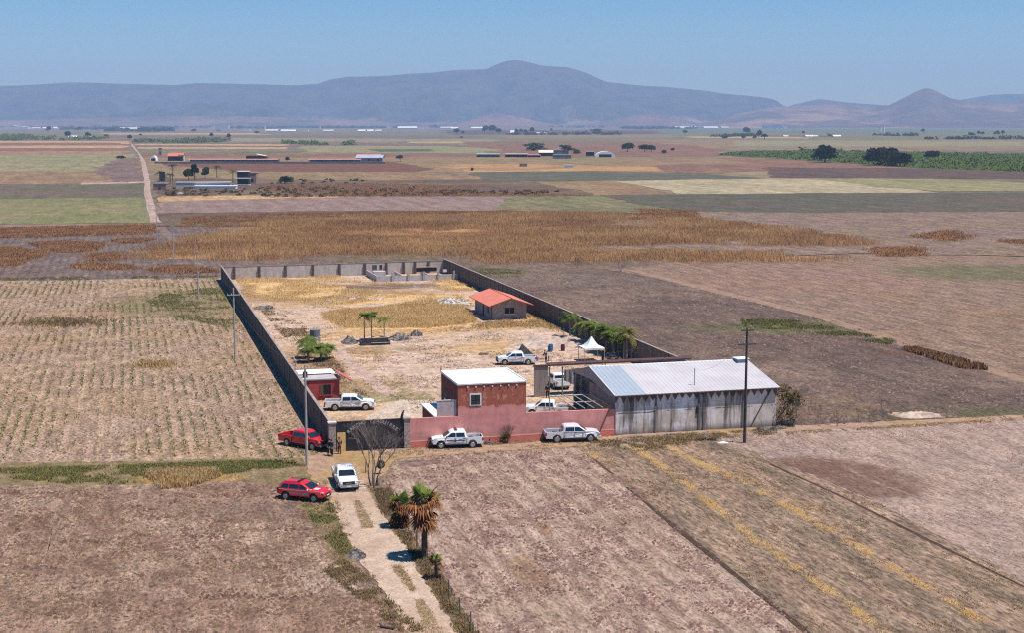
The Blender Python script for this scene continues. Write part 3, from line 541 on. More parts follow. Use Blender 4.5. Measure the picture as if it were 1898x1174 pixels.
MB().b2(0, .2, .2, 8.9, 0, 4.3).build('side_wall', wallmat('brown_block', (.26, .21, .19), (.2, .165, .15)), sh)
PK = 8.6
MB().prism([(0, 4.3), (PK, 6.0), (Y1, 4.3)], 18.4, 18.6, 'x').build('gable', con, sh); MB().prism([(-.1, 4.2), (PK, 5.95), (Y1, 4.6), (Y1, 4.3), (PK, 4.6), (2.0, 3.9)], -.02, .06, 'x').build('gable_sheet', mat('gable_sheet', (.33, .3, .31), (.27, .24, .25), 1), sh)
for x_ in (4.4, 9.4, 9.95, 14.55): MB().b2(x_, x_+.18, -.1, 0, 0, 4.2).build('wall_rib', posm, sh)
def slope(x0, x1, y0, z0, y1, z1, nm, m_, t_=.06):
    b = MB(); n = int((x1-x0)/.45); 
    for i in range(n):
        a = x0+(x1-x0)*i/n; c = x0+(x1-x0)*(i+1)/n; q = (c-a)
        b.prism([(a, 0), (a+q*.5, .0), (a+q*.6, .025), (a+q*.9, .025), (c, 0), (c, -.03), (a, -.03)], 0, 1)
    vs = [(p[0], y0+(y1-y0)*p[1], z0+(z1-z0)*p[1]+p[2]+t_) for p in b.v]; b.v = vs; return b.build(nm, m_, sh)
slope(-.15, 3.4, -.3, 4.28, PK, 6.0, 'roof_sheet', zincB); slope(3.4, 18.9, -.3, 4.28, PK, 6.0, 'roof_sheet', zinc); slope(-.15, 18.9, Y1+.2, 4.25, PK, 6.0, 'roof_sheet', zincB)
MB().b2(-.2, 18.95, -.36, -.3, 4.2, 4.3).build('gutter', rust, sh); MB().prism([(PK-.3, 5.98), (PK, 6.1), (PK+.3, 5.98)], -.2, 18.95, 'x').build('ridge_cap', mat('ridge_metal', (.62, .66, .7), (.5, .55, .6), .8), sh)
MB().tube([(-.18, -.3, 4.36), (-.18, PK, 6.1)], .05, 6).build('verge_trim', white, sh)
MB().tube([(9.55, 1.5, 4.4), (9.55, 1.5, 6.6)], .05, 6).build('roof_pipe', steel, sh); MB().tube([(15.6, -.02, .1), (17.9, -.02, 4.2)], .07, 6).build('brace', rust, sh)
MB().b2(9.2, 9.4, -.12, -.01, 1.9, 2.6).build('meter_box', dark, sh)
o = MB().b2(17.3, 18.5, 7.4, 8.7, 5.5, 6.25).build('roof_vent', mat('vent_teal', (.22, .33, .38)), sh); MB().b2(17.2, 18.7, 7.3, 8.8, 6.25, 6.32).build('vent_cap', white, o)
# ragged cloth hung in the shed mouth, carport beams and the wall slab beyond
lt = root('carport', 'dark rusty carport with a brown slab wall behind the long shed', 'carport', 27.8, 21.5)
MB().b2(0, 1.75, 0, .2, 0, 3.75).build('slab_wall', wallmat('slab_brown', (.3, .25, .23), (.24, .2, .18)), lt)
for x_ in (1.85, 3.5, 9, 14, 19.5): MB().b2(x_, x_+.14, 0, .14, 0, 3.6).build('post', mat('green_post', (.16, .17, .14)), lt)
MB().b2(-.1, 20.3, -.1, .15, 3.75, 3.95).build('beam', rust, lt); MB().b2(1.9, 20.3, .15, 1.7, 3.8, 3.9).build('roof', mat('rust_roof', (.12, .05, .05), (.05, .035, .035), 1), lt)
cl = root('hanging_sheet', 'grey ragged sheet hung at the mouth of the long shed', 'sheet', 30.1, 17.0)
b = MB(); n = 8
for i in range(n+1):
    x_ = 1.3*i/n; yy = .08*sin(i*1.9); b.v += [(x_, yy, 4.05), (x_, yy*1.5, 2.75-.5*(i/n))]
b.f = [(2*i, 2*i+2, 2*i+3, 2*i+1) for i in range(n)]; b.mi = [0]*n; o = b.build('cloth', mat('grey_cloth', (.34, .31, .27), (.24, .2, .2), 3), cl); sd = o.modifiers.new('s', 'SOLIDIFY'); sd.thickness = .02
pg = root('pergola', 'pale steel pergola frame behind the right end of the pink wall', 'pergola', 25.1, -.6)
MB().b2(.1, .35, -.1, .15, 0, 3.4).build('post', rust, pg)
for x_, y_ in ((.2, 7.4), (4.7, 7.4)): MB().tube([(x_, y_, 0), (x_, y_, 2.95)], .06, 6).build('post', steel, pg)
MB().tube([(.1, 7.4, 3), (4.8, 7.4, 3)], .08, 6).build('beam', steel, pg); MB().tube([(.8, 3.6, 2.98), (4.9, 3.6, 2.98)], .06, 6).build('beam', steel, pg)
for i in range(5): MB().tube([(.9+i*1.0, 7.4, 3.05), (.9+i*1.0, .1, 3.0)], .055, 6).build('rafter', steel, pg)
br = root('guy_wire_shadow', 'dark slanting guy wire shadow, built as a tube, at the right end of the pink wall', 'pole', 28.2, -1.15); MB().tube([(0, 0, 0), (1.6, 0, 3.6)], .06, 6).build('pole', rust, br)  # shadow line of a guy wire, modelled as a dark slanted tube

# small house with the orange roof
hs = root('house', 'small grey rendered house with an orange gable roof beside the right wall', 'house', 39.85, 88.6)
hm3 = wallmat('patchy_render', (.36, .33, .32), (.27, .25, .24), streak=False)
N = hm3.node_tree
MB().b2(0, 6.0, 0, .15, 0, 2.75).b2(0, .15, .15, 12.2, 0, 2.75).b2(5.85, 6.0, .15, 12.2, 0, 2.75).b2(.15, 5.85, 12.05, 12.2, 0, 2.75).prism([(0, 2.75), (6, 2.75), (3, 3.7)], 0, .15).prism([(0, 2.75), (6, 2.75), (3, 3.7)], 12.05, 12.2).build('wall', hm3, hs)
om = mat('orange_roof', (.66, .2, .13), (.58, .17, .11), .6, .75)
MB().prism([(-.9, 2.48), (3, 3.78), (3, 3.9), (-.9, 2.6)], -1.3, 13.3).build('roof_slope', om, hs); MB().prism([(6.9, 2.48), (3.003, 3.78), (3.003, 3.9), (6.9, 2.6)], -1.3, 13.3).build('roof_slope', om, hs)
MB().tube([(3, -1.32, 3.9), (3, 13.32, 3.9)], .07, 6).build('ridge', mat('ridge_brown', (.35, .1, .07)), hs)
wi = MB().b2(2.2, 3.8, -.04, .0, 1.1, 2.05).build('window', dark, hs); MB().b2(2.96, 3.04, -.06, -.041, 1.1, 2.05).build('frame', steel, wi); MB().b2(2.0, 4.0, -.16, .0, .92, 1.06).build('sill', mat('sill_pale', (.6, .58, .52)), wi)
MB().b2(-.04, 0, 2.0, 3.2, .9, 2.2).build('window', dark, hs); MB().b2(-.04, 0, 5.6, 6.5, 0, 2.2).build('door', dark, hs); MB().b2(-.12, -.02, -.02, .1, 0, 2.7).build('corner_post', dark, hs)
for i, (a, z0, z1) in enumerate(((.4, 1.3, 2.3), (.75, 1.9, 2.9), (.9, .8, 1.4), (2.6, 2.2, 3.3))): MB().prism([(a, z0), (a+.3, z0+.1), (a+.75, z1), (a+.4, z1)], -.012, -.002).build('diagonal_patch', mat('pale_patch', (.5, .45, .42)), hs)  # pale slanted shapes in a flat colour, just proud of the front wall

# unfinished block building at the far end
uf = root('unfinished_building', 'roofless grey block building with bare columns at the far end of the yard', 'building', 31.0, 151.2)
um = wallmat('grey_block', (.52, .48, .48), (.42, .38, .38))
MB().b2(0, 17.4, 0, .2, 0, 1.25).b2(0, .2, .2, 13, 0, 1.3).b2(5.6, 5.8, .2, 10, 0, 1.2).b2(11.4, 11.6, .2, 10, 0, 1.1).build('wall', um, uf)
cp = MB().b2(-.2, .2, -.22, .2, 0, 1.95).build('column', wallmat('column_grey', (.42, .39, .37), (.33, .3, .29)), uf)
for i, x_ in enumerate((3.4, 6.8, 10.1, 13.2, 16.6)):
    o = cp if i == 0 else cp.copy()
    if i: COL.objects.link(o); o.parent = uf
    o.location = (x_, 0, 0)
MB().b2(9.9, 14.6, 7, 7.6, 2.1, 2.25).build('beam', mat('tan_plank', (.45, .26, .17)), uf); MB().b2(10, 14.4, 7.05, 7.5, 1.2, 2.0).build('dark_gap', dark, uf); MB().b2(15.4, 16.2, 5, 5.5, 1.2, 1.7).build('white_block', white, uf)
MB().b2(1.0, 3.6, 9, 11, 0, 1.25).build('rubble_heap', um, uf)
# ---------------------------------------------------------------- vehicles
def paint(name, c, rough=.28): 
    N = NT(name); n = N.noise(N.obj, 1.2, 4, .7); z = N.sep(N.obj)[2]
    col = N.mix(N.mth('MULTIPLY', N.rng(z, .3, .75, .3, 0), N.rng(n, .3, .6)), c+(1,), (.35, .28, .22, 1)); N.b.inputs['Coat Weight'].default_value = .4; N.b.inputs['Specular IOR Level'].default_value = .5
    return N.done(col, rough)
tyre = mat('tyre', (.02, .02, .02), (.05, .042, .036), 3, .9); rimm = mat('alloy', (.42, .42, .42), None, 1, .4, metal=.5); trim = mat('black_trim', (.02, .02, .022), None, 1, .5)
chrome = mat('chrome', (.55, .56, .58), None, 1, .25, metal=.8); lampg = mat('lamp_glass', (.6, .62, .66), None, 1, .1, spec=.8); lampr = mat('red_lamp', (.35, .02, .02), None, 1, .2)
wht, red, silv = paint('white_car_paint', (.82, .82, .81)), paint('red_car_paint', (.62, .012, .018)), paint('pearl_car_paint', (.70, .68, .70))
wgl = mat('car_glass', (.015, .022, .028), None, 1, .06, spec=.9)
def arc_(cx, r, z0, a0=180, a1=0, n=9): return [(cx+r*cos(radians(a0+(a1-a0)*i/n)), z0+r*sin(radians(a0+(a1-a0)*i/n))) for i in range(n+1)]
def loft(rings):
    b = MB(); n = len(rings[0])
    for r in rings: b.v += [tuple(p) for p in r]
    for i in range(len(rings)-1): b.f += [(i*n+j, i*n+(j+1) % n, (i+1)*n+(j+1) % n, (i+1)*n+j) for j in range(n)]
    b.f += [tuple(range(n)), tuple(range((len(rings)-1)*n, len(rings)*n))]; b.mi = [0]*len(b.f); return b
def wheels(r, xs, wy, R=.39):
    for x in xs:
        for y in (-1, 1):
            w = MB().tube([(0, -.13, 0), (0, -.11, 0), (0, .11, 0), (0, .13, 0)], [R-.04, R, R, R-.04], 20).build('wheel', tyre, r); w.location = (x, y*wy, R)
            b = MB().tube([(0, y*.115, 0), (0, y*.14, 0)], [R*.66, R*.6], 16)
            b.build('rim', rimm, w)
def pickup(label, loc, rz, pm, length=5.5, name='pickup_truck', bar=False, decal=None, bull=None, cover=False, tail=lampr, group='pickup trucks parked at the ranch', rimc=None):
    """x forward, cab-forward double cab; wheel arches cut into the side outline"""
    r = empty(name, label, 'pickup truck', (*loc, 0) if len(loc) == 2 else loc, rz, group); k = length/5.5; W_ = .93
    X = lambda v: v*k
    fx, rx = X(1.72), X(-1.62); ra = .46; zb = .48; zt = 1.12
    def side(x0, x1, top):            # lower side outline between x0 and x1 (rear to front), arches included
        o = [(x0, zb)]
        for c in (rx, fx):
            if x0 < c < x1: o += arc_(c, ra, zb-.04)
        o += [(x1, zb)]; return o+top
    hood = [(X(2.66), .62), (X(2.7), .82), (X(2.62), 1.02), (X(2.2), 1.14), (X(1.25), 1.20), (X(-1.0), 1.17)]
    b = MB().prism(side(X(-1.0), X(2.6), hood), -W_, W_); vs = []
    for (x, y, z) in b.v:             # nose narrows in plan, sills tuck under
        f = 1-.13*max(0, (x/k-1.9)/.8)**1.6-(.05 if z < .5 else 0)-(.05 if z > 1.1 else 0); vs.append((x, y*f, z))
    b.v = vs; b.build('body', pm, r, bevel=.035)
    bd = MB()
    for s in (-1, 1): bd.prism(side(X(-2.72), X(-1.03), [(X(-1.03), 1.17), (X(-2.72), 1.17)]), s*W_, s*(W_-.08))
    bd.b2(X(-2.68), X(-1.05), -W_+.085, W_-.085, .66, .74); bd.b2(X(-1.1), X(-1.03), -W_+.085, W_-.085, .75, 1.165); bd.build('cargo_bed', pm, r, bevel=.02)
    MB().b2(X(-2.76), X(-2.685), -W_+.09, W_-.09, .62, 1.165).build('tailgate', pm, r, bevel=.02)
    MB().b2(X(-2.66), X(-1.12), -W_+.09, W_-.09, 1.12, 1.15).build('bed_cover', trim, r) if cover else MB().b2(X(-2.66), X(-1.12), -W_+.09, W_-.09, .742, .76).build('bed_liner', trim, r)
    # cab: ring sections from the belt line up to a rounded roof
    def ring(z, x0, x1, w, c=.12):
        return [(x0+c, -w, z), (x1-c, -w, z), (x1, -w+c, z), (x1, w-c, z), (x1-c, w, z), (x0+c, w, z), (x0, w-c, z), (x0, -w+c, z)]
    cab = loft([ring(1.1, X(-1.03), X(1.48), W_-.02), ring(1.2, X(-1.02), X(1.40), W_-.04), ring(1.62, X(-.95), X(.76), W_-.15), ring(1.74, X(-.88), X(.6), W_-.2), ring(1.80, X(-.74), X(.42), W_-.28)])
    cab.build('cab', pm, r, smooth=False, bevel=.03)
    def gl(nm, q, t=.012):            # a pane lofted proud of the cab skin
        v = [Vector(p) for p in q]; n = (v[1]-v[0]).cross(v[3]-v[0]).normalized()*t
        if n.dot(sum(v, Vector())/4-Vector((0, 0, 1.3))) < 0: n = -n
        return MB().add(v+[p+n for p in v], [(0, 1, 2, 3), (4, 5, 6, 7), (0, 1, 5, 4), (1, 2, 6, 5), (2, 3, 7, 6), (3, 0, 4, 7)]).build(nm, wgl, r)
    wb, wt = W_-.045, W_-.145
    gl('windshield', [(X(1.385), -wb+.14, 1.22), (X(1.385), wb-.14, 1.22), (X(.785), wt-.12, 1.6), (X(.785), -wt+.12, 1.6)], .03)
    gl('rear_window', [(X(-1.015), -wb+.2, 1.25), (X(-1.015), wb-.2, 1.25), (X(-.955), wt-.14, 1.6), (X(-.955), -wt+.14, 1.6)], .015)
    for s in (-1, 1):
        gl('side_window', [(X(.16), s*wb, 1.2), (X(1.14), s*wb, 1.2), (X(.62), s*wt, 1.61), (X(.16), s*wt, 1.61)], .012); gl('side_window', [(X(-.82), s*wb, 1.2), (X(.1), s*wb, 1.2), (X(.1), s*wt, 1.61), (X(-.74), s*wt, 1.61)], .012)
        MB().box((X(1.12), s*(W_+.09), 1.27), (.1, .2, .17)).build('mirror', pm if decal is None else trim, r, bevel=.02)
        for x in (.12, 1.2, -.9): MB().b2(X(x), X(x)+.02, s*(W_+.003)-.004, s*(W_+.003)+.004, .56, 1.15).build('door_gap', trim, r)
        for x in (.24, -.74): MB().box((X(x), s*(W_+.015), 1.03), (.17, .03, .05)).build('door_handle', trim, r)
        MB().b2(X(-.95), X(1.15), s*W_-.06, s*W_+.06, .36, .42).build('side_step', trim, r)
        MB().box((X(2.56), s*(W_-.2), .93), (.22, .28, .16), rz=-s*.35).build('headlight', lampg, r, bevel=.02); MB().b2(X(-2.765), X(-2.6), s*(W_-.13)-.06, s*(W_-.13)+.14*1, .82, 1.08).build('tail_lamp', tail, r) if False else MB().box((X(-2.7), s*(W_-.05), .95), (.14, .13, .28)).build('tail_lamp', tail, r)
    MB().b2(X(2.64), X(2.64)+.07, -.55, .55, .72, 1.0).build('grille', trim, r, bevel=.01); MB().b2(X(2.68)+.03, X(2.68)+.07, -.3, .3, .84, .88).build('grille_bar', chrome, r)
    MB().box((X(2.66), 0, .56), (.24, 1.62, .2)).build('front_bumper', bull or pm, r, bevel=.04); MB().box((X(-2.8), 0, .56), (.16, 1.7, .16)).build('rear_bumper', chrome if bull else trim, r, bevel=.03)
    MB().b2(X(2.78), X(2.79)+.01, -.2, .2, .52, .64).build('number_plate', white, r)
    MB().b2(X(-2.4), X(2.4), -.6, .6, .35, .5).build('chassis', trim, r)
    if bull is trim: MB().tube([(X(2.68)+.1, -.75, .5), (X(2.68)+.16, -.72, .95), (X(2.68)+.16, .72, .95), (X(2.68)+.1, .75, .5)], .05, 8).tube([(X(2.68)+.17, -.4, .5), (X(2.68)+.17, -.4, .95)], .035, 6).tube([(X(2.68)+.17, .4, .5), (X(2.68)+.17, .4, .95)], .035, 6).build('bull_bar', trim, r)
    if bar: MB().box((X(.1), 0, 1.86), (.28, 1.2, .1)).build('light_bar', mat('lightbar_dark', (.03, .03, .045), None, 1, .2), r, bevel=.02)
    if decal:
        for s in (-1, 1):
            for xa, xb in ((-.8, .0), (.4, 1.1)): MB().b2(X(xa), X(xb), s*(W_+.006)-.003, s*(W_+.006)+.003, .78, .92).build('door_lettering', decal, r)
            if bar: MB().tube([(X(.2), s*(W_+.002), .82), (X(.2), s*(W_+.012), .82)], .14, 12).build('door_badge', mat('badge_maroon', (.25, .06, .12)), r)
    wheels(r, (fx, rx), W_-.09, .39 if length < 5.7 else .42)
    return r
dgrey = mat('decal_grey', (.12, .14, .16), None, 1, .5)
pickup('white pickup with dark roof light bar and door lettering at the pink wall', P(846, 829), pi+.14, wht, 5.35, bar=True, decal=dgrey, bull=trim)
pickup('pearl white crew cab pickup with a grey covered bed facing right at the pink wall', P(1060, 818), .12, silv, 5.8, cover=False, decal=None, bull=None)
pickup('white pickup facing the camera on the dirt drive with a chrome bumper', P(640, 900), -pi/2+.24, wht, 5.6, bull=chrome)
pickup('red pickup parked left of the black gate in the wall shadow', P(566, 829), -.62, red, 5.9, bull=chrome)
pickup('white pickup with grey side lettering parked just inside the gate by the guard house', P(649, 760), .08, wht, 5.8, decal=mat('decal_pale', (.4, .42, .45)), bull=None)
pickup('white pickup with pale side stripes in the middle of the yard near the junk', P(957, 676), pi+.08, wht, 5.3, decal=mat('decal_blush', (.45, .4, .45)), bull=trim)
pickup('white pickup half hidden behind the right part of the pink wall', G(26.2, 10.8), pi-.1, wht, 5.2, bull=trim)
o = pickup('white pickup seen between the carport posts behind the shed', G(32.6, 27.5), TH+pi/2, wht, 5.2, bull=trim)
def suv(label, loc, rz):
    r = empty('red_suv', label, 'car', (*loc, 0), rz); W_ = .9; fx, rx = 1.38, -1.38
    o = [(-2.28, .5)]+arc_(rx, .42, .42)+arc_(fx, .42, .42)+[(2.2, .42), (2.34, .6), (2.3, .84), (1.9, 1.0), (1.15, 1.08), (-2.15, 1.12), (-2.32, .9)]
    b = MB().prism(o, -W_, W_); b.v = [(x, y*(1-.16*max(0, (abs(x)-1.6)/.75)**1.7-(.05 if z < .5 else 0)-(.04 if z > 1.05 else 0)), z) for x, y, z in b.v]; b.build('body', red, r, bevel=.05)
    def ring(z, x0, x1, w, c=.18): return [(x0+c, -w, z), (x1-c, -w, z), (x1, -w+c, z), (x1, w-c, z), (x1-c, w, z), (x0+c, w, z), (x0, w-c, z), (x0, -w+c, z)]
    loft([ring(1.02, -2.2, 1.25, .87), ring(1.12, -2.16, 1.1, .85), ring(1.5, -1.9, .35, .73), ring(1.6, -1.75, .15, .66), ring(1.64, -1.55, -.1, .5)]).build('cabin', red, r, bevel=.04)
    def gl(nm, q, t=.012):
        v = [Vector(p) for p in q]; n = (v[1]-v[0]).cross(v[3]-v[0]).normalized()*t
        if n.dot(sum(v, Vector())/4-Vector((0, 0, 1.2))) < 0: n = -n
        MB().add(v+[p+n for p in v], [(0, 1, 2, 3), (4, 5, 6, 7), (0, 1, 5, 4), (1, 2, 6, 5), (2, 3, 7, 6), (3, 0, 4, 7)]).build(nm, wgl, r)
    gl('windshield', [(1.08, -.7, 1.15), (1.08, .7, 1.15), (.38, .58, 1.48), (.38, -.58, 1.48)], .03); gl('rear_window', [(-2.14, -.65, 1.16), (-2.14, .65, 1.16), (-1.92, .55, 1.46), (-1.92, -.55, 1.46)], .02)
    for s in (-1, 1):
        gl('side_window', [(-.02, s*.845, 1.14), (.8, s*.845, 1.14), (.22, s*.745, 1.47), (-.02, s*.745, 1.47)]); gl('side_window', [(-1.05, s*.845, 1.14), (-.1, s*.845, 1.14), (-.1, s*.745, 1.47), (-1.05, s*.745, 1.47)]); gl('side_window', [(-1.85, s*.845, 1.14), (-1.13, s*.845, 1.14), (-1.13, s*.745, 1.47), (-1.65, s*.745, 1.47)])
        MB().b2(-2.0, 1.9, s*.9-.012*(s < 0), s*.9+.012*(s > 0), .97, 1.02).build('white_stripe', white, r); MB().b2(-1.0, .9, s*.905-.008, s*.905+.008, .58, .8).build('door_lettering', mat('decal_silver', (.5, .47, .5)), r)
        MB().box((.85, s*1.0, 1.14), (.1, .2, .15)).build('mirror', white, r, bevel=.02); MB().box((2.08, s*.66, .86), (.3, .26, .15), rz=-s*.4).build('headlight', lampg, r, bevel=.02); MB().box((-2.2, s*.72, .95), (.16, .2, .24)).build('tail_lamp', lampr, r)
        MB().tube([(-1.6, s*.62, 1.66), (.0, s*.62, 1.68)], .025, 6).build('roof_rail', trim, r)
    MB().b2(2.27, 2.33, -.45, .45, .66, .8).build('grille', trim, r); MB().b2(2.26, 2.36, -.6, .6, .42, .54).build('front_bumper', trim, r); MB().b2(2.34, 2.37, -.2, .2, .56, .66).build('number_plate', white, r)
    MB().box((-.3, 0, 1.69), (.22, .9, .09)).build('light_bar', trim, r, bevel=.02); MB().b2(1.0, 1.6, -.45, .1, 1.075, 1.092).build('bonnet_decal', white, r)
    wheels(r, (fx, rx), .8, .36); return r
suv('small red emergency car with a white side stripe on the grass left of the drive', P(564, 926), -.34)

# ---------------------------------------------------------------- people
skin = mat('skin', (.36, .2, .14), None, 1, .7); navy = mat('navy_cloth', (.02, .025, .05), None, 1, .9); blk = mat('black_cloth', (.015, .015, .018), None, 1, .9); dgr = mat('grey_green_cloth', (.05, .055, .05), None, 1, .9); hairm = mat('dark_hair', (.015, .012, .01), None, 1, .7)
def skinmesh(name, pts, edges, rad, m, parent, sub=1):
    me = bpy.data.meshes.new(name); me.from_pydata(pts, edges, []); o = link(name, me, m, parent)
    sm = o.modifiers.new('skin', 'SKIN'); me.skin_vertices or me.attributes
    for i, r_ in enumerate(rad): me.skin_vertices[0].data[i].radius = (r_, r_) if not isinstance(r_, tuple) else r_
    me.skin_vertices[0].data[0].use_root = True
    s2 = o.modifiers.new('sub', 'SUBSURF'); s2.levels = sub; s2.render_levels = sub; return o
def person(label, loc, rz, top, bottom, arm=(.12, .35), stance=.12, hat=None, lean=0.):
    r = empty('person', label, 'person', (*loc, 0), rz)
    def mk(m_):                     # skin modifier needs its layer
        return m_
    P_ = [(0, 0, .95), (0, .0, 1.12), (lean*.3, 0, 1.33), (lean*.5, 0, 1.46), (lean*.6, 0, 1.53), (lean*.65+.01, 0, 1.60), (lean*.65, 0, 1.70)]; R_ = [.15, .135, .155, .09, .055, .085, .075]; E_ = [(i, i+1) for i in range(6)]
    def addc(start, pts, rr):
        a = start
        for p, q in zip(pts, rr): P_.append(p); R_.append(q); E_.append((a, len(P_)-1)); a = len(P_)-1
        return a
    for s, ax in ((-1, arm[0]), (1, arm[1])):
        addc(0, [(0, s*.1, .88), (.03+.02*s, s*stance, .5), (-.01+.04*s, s*(stance+.01), .09), (.12+.04*s, s*(stance+.02), .04)], [.095, .065, .045, .04])
        sh = addc(2, [(lean*.45, s*.19, 1.41), (ax*.4, s*.26, 1.14), (ax, s*.22, .95)], [.06, .045, .032])
        hnd = addc(sh, [(ax+.04, s*.215, .89)], [.035])
        for q in range(4): addc(hnd, [(ax+.05+.005*q, s*(.19+.016*q), .83-.004*abs(q-1.5)), (ax+.035, s*(.19+.016*q), .79)], [.009, .008])
        addc(hnd, [(ax+.08, s*.2, .88), (ax+.095, s*.195, .845)], [.01, .009])
    def sk(name, pts, ed, rad, m_, sub=1):
        me = bpy.data.meshes.new(name); me.from_pydata(pts, ed, []); o = link(name, me, m_, r); o.modifiers.new('skin', 'SKIN')
        bm = bmesh.new(); bm.from_mesh(me); ly = bm.verts.layers.skin.verify(); bm.verts.ensure_lookup_table()
        for i, q in enumerate(rad): bm.verts[i][ly].radius = (q, q)
        bm.verts[0][ly].use_root = True; bm.to_mesh(me); bm.free(); o.modifiers.new('sub', 'SUBSURF').render_levels = sub; return o
    sk('body', P_, E_, R_, skin)
    sk('shirt', [(0, 0, .98), (0, 0, 1.12), (lean*.3, 0, 1.33), (lean*.5, 0, 1.44)]+[(lean*.45, s*.19, 1.41) for s in (-1, 1)]+[(a*.4, s*.26, 1.14) for s, a in ((-1, arm[0]), (1, arm[1]))]+[(a*.95, s*.225, .97) for s, a in ((-1, arm[0]), (1, arm[1]))],
       [(0, 1), (1, 2), (2, 3), (2, 4), (2, 5), (4, 6), (5, 7), (6, 8), (7, 9)], [.175, .165, .18, .09, .085, .085, .062, .062, .045, .045], top)
    sk('trousers', [(0, 0, 1.0), (0, 0, .92)]+[q for s in (-1, 1) for q in ((0, s*.1, .86), (.03+.02*s, s*stance, .5), (-.01+.04*s, s*(stance+.01), .12))], [(0, 1), (1, 2), (2, 3), (3, 4), (1, 5), (5, 6), (6, 7)], [.165, .165, .115, .082, .062, .115, .082, .062], bottom)
    for s in (-1, 1): MB().box((.06+.04*s, s*(stance+.015), .045), (.27, .1, .09)).build('shoe', blk, r, bevel=.02)
    MB().tube([(lean*.65-.01, 0, 1.63), (lean*.65-.01, 0, 1.72), (lean*.65-.01, 0, 1.765)], [.098, .095, .04], 12).build('cap' if hat else 'hair', hat or hairm, r)
    MB().tube([(lean*.65+.085, 0, 1.62), (lean*.65+.105, 0, 1.595)], [.01, .016], 6).build('nose', skin, r)
    for s in (-1, 1): MB().box((lean*.65+.083, s*.032, 1.635), (.012, .022, .012)).build('eye', dark, r)
    MB().box((lean*.65+.082, 0, 1.565), (.01, .05, .01)).build('mouth', mat('lip', (.25, .1, .09)), r)
    return r
person('person in black stooping slightly beside the red pickup nose', P(608, 846), .4, blk, blk, (.25, .3), .13, blk, .25)
person('person in dark navy clothes standing with a back to the left gate pillar', P(615, 847), -2.2, navy, blk, (.15, .2), .12, None, .1)
person('slim person in grey green standing in front of the yellow gate door', P(629, 843), pi/2+.4, dgr, blk, (.1, .1), .09, hat=None)
person('person in a dark blue top behind the pickup in the middle yard', G(36.4, 45.3), 2.6, navy, navy, (.5, .5), .12, None, .3)
person('person in black standing in front of the brown slab wall', G(29.2, 20.6), -pi/2, blk, blk, (.1, .2), .11, None, 0)
# ---------------------------------------------------------------- grass, crops and clods (nobody could count them)
def scatter(poly, n, world=False):
    q = np.array(poly if world else [P(*a) for a in poly]); lo, hi = q.min(0), q.max(0); out = []
    got = 0
    while got < n:
        p = lo+(hi-lo)*rng.random((n*2, 2)); p = p[pip(p, q)]; out.append(p); got += len(p)
        if len(p) == 0: break
    return np.concatenate(out)[:n]
def clumpy(p, sc, thr, seed): return p[fbm2(p[:, 0]/sc+900, p[:, 1]/sc+900, seed, 4, .6)+np.random.default_rng(seed).normal(0, .2, len(p)) > thr]
def blades(name, p, h, w, m, k=4, spread=.2, lean=.35, kind='stuff', parent=None):
    n = len(p); P3 = np.repeat(np.column_stack([p, np.zeros(n)]), k, 0); H = np.repeat(h*np.ones(n), k)*(0.4+.75*rng.random(n*k))
    a = rng.random(n*k)*2*pi; r = spread*np.sqrt(rng.random(n*k)); P3[:, 0] += r*np.cos(a); P3[:, 1] += r*np.sin(a)
    b = rng.random(n*k)*2*pi; wv = np.column_stack([np.cos(b), np.sin(b), 0*b])*w/2; c = rng.random(n*k)*2*pi; le = (lean*H*rng.random(n*k))[:, None]*np.column_stack([np.cos(c), np.sin(c), 0*c])
    tip = P3+le+np.column_stack([0*H, 0*H, H]); md = P3+le*.55+np.column_stack([0*H, 0*H, H*.62]); v = np.stack([P3, md-wv, tip, md+wv], 1).reshape(-1, 3); f = np.arange(n*k*4).reshape(-1, 4)
    o = rawmesh(name, v, f, m, parent)
    if kind: o['kind'] = kind
    return o
def leafmat(name, c, c2, isl=.3, tr=.25, up=.9, ns=.16):
    N = NT(name); n = N.noise(N.pos, ns, 5, .65); col = N.mix(N.rng(n, .36, .62), lin(*c, GK), lin(*c2, GK)); hs = N.n.new('ShaderNodeHueSaturation'); N.L(col, hs.inputs['Color'])
    N.L(N.rng(N.isl, 0, 1, 1-isl, 1+isl), hs.inputs['Value']); N.L(N.rng(N.isl, 0, 1, .48, .52), hs.inputs['Hue']); N.b.inputs['Specular IOR Level'].default_value = .1
    nm_ = N.n.new('ShaderNodeMix'); nm_.data_type = 'VECTOR'; nm_.inputs[0].default_value = up; N.L(N.nor, nm_.inputs[4]); nm_.inputs[5].default_value = (0, 0, 1)
    nn = N.n.new('ShaderNodeVectorMath'); nn.operation = 'NORMALIZE'; N.t.links.new(nm_.outputs[1], nn.inputs[0]); N.t.links.new(nn.outputs[0], N.b.inputs['Normal'])
    m = N.done(hs.outputs[0], .9); t = N.n.new('ShaderNodeBsdfTranslucent'); N.L(hs.outputs[0], t.inputs[0]); mx = N.n.new('ShaderNodeMixShader'); mx.inputs[0].default_value = tr
    N.t.links.new(N.b.outputs[0], mx.inputs[1]); N.t.links.new(t.outputs[0], mx.inputs[2]); N.t.links.new(mx.outputs[0], N.n['Material Output'].inputs[0]); return m
reedm = leafmat('reed', (240, 192, 136), (196, 146, 108), .16, .35, ns=.03); reedd = leafmat('reed_dark', (194, 142, 102), (156, 114, 86), .25, .2); strawm = leafmat('straw', (268, 230, 168), (252, 204, 140), .12, .4)
grassg = leafmat('green_weed', (152, 154, 86), (176, 162, 104), .3); cropg = leafmat('crop_leaf', (136, 146, 84), (118, 130, 74), .3); dryg = leafmat('dry_weed', (186, 156, 110), (150, 126, 92), .3)
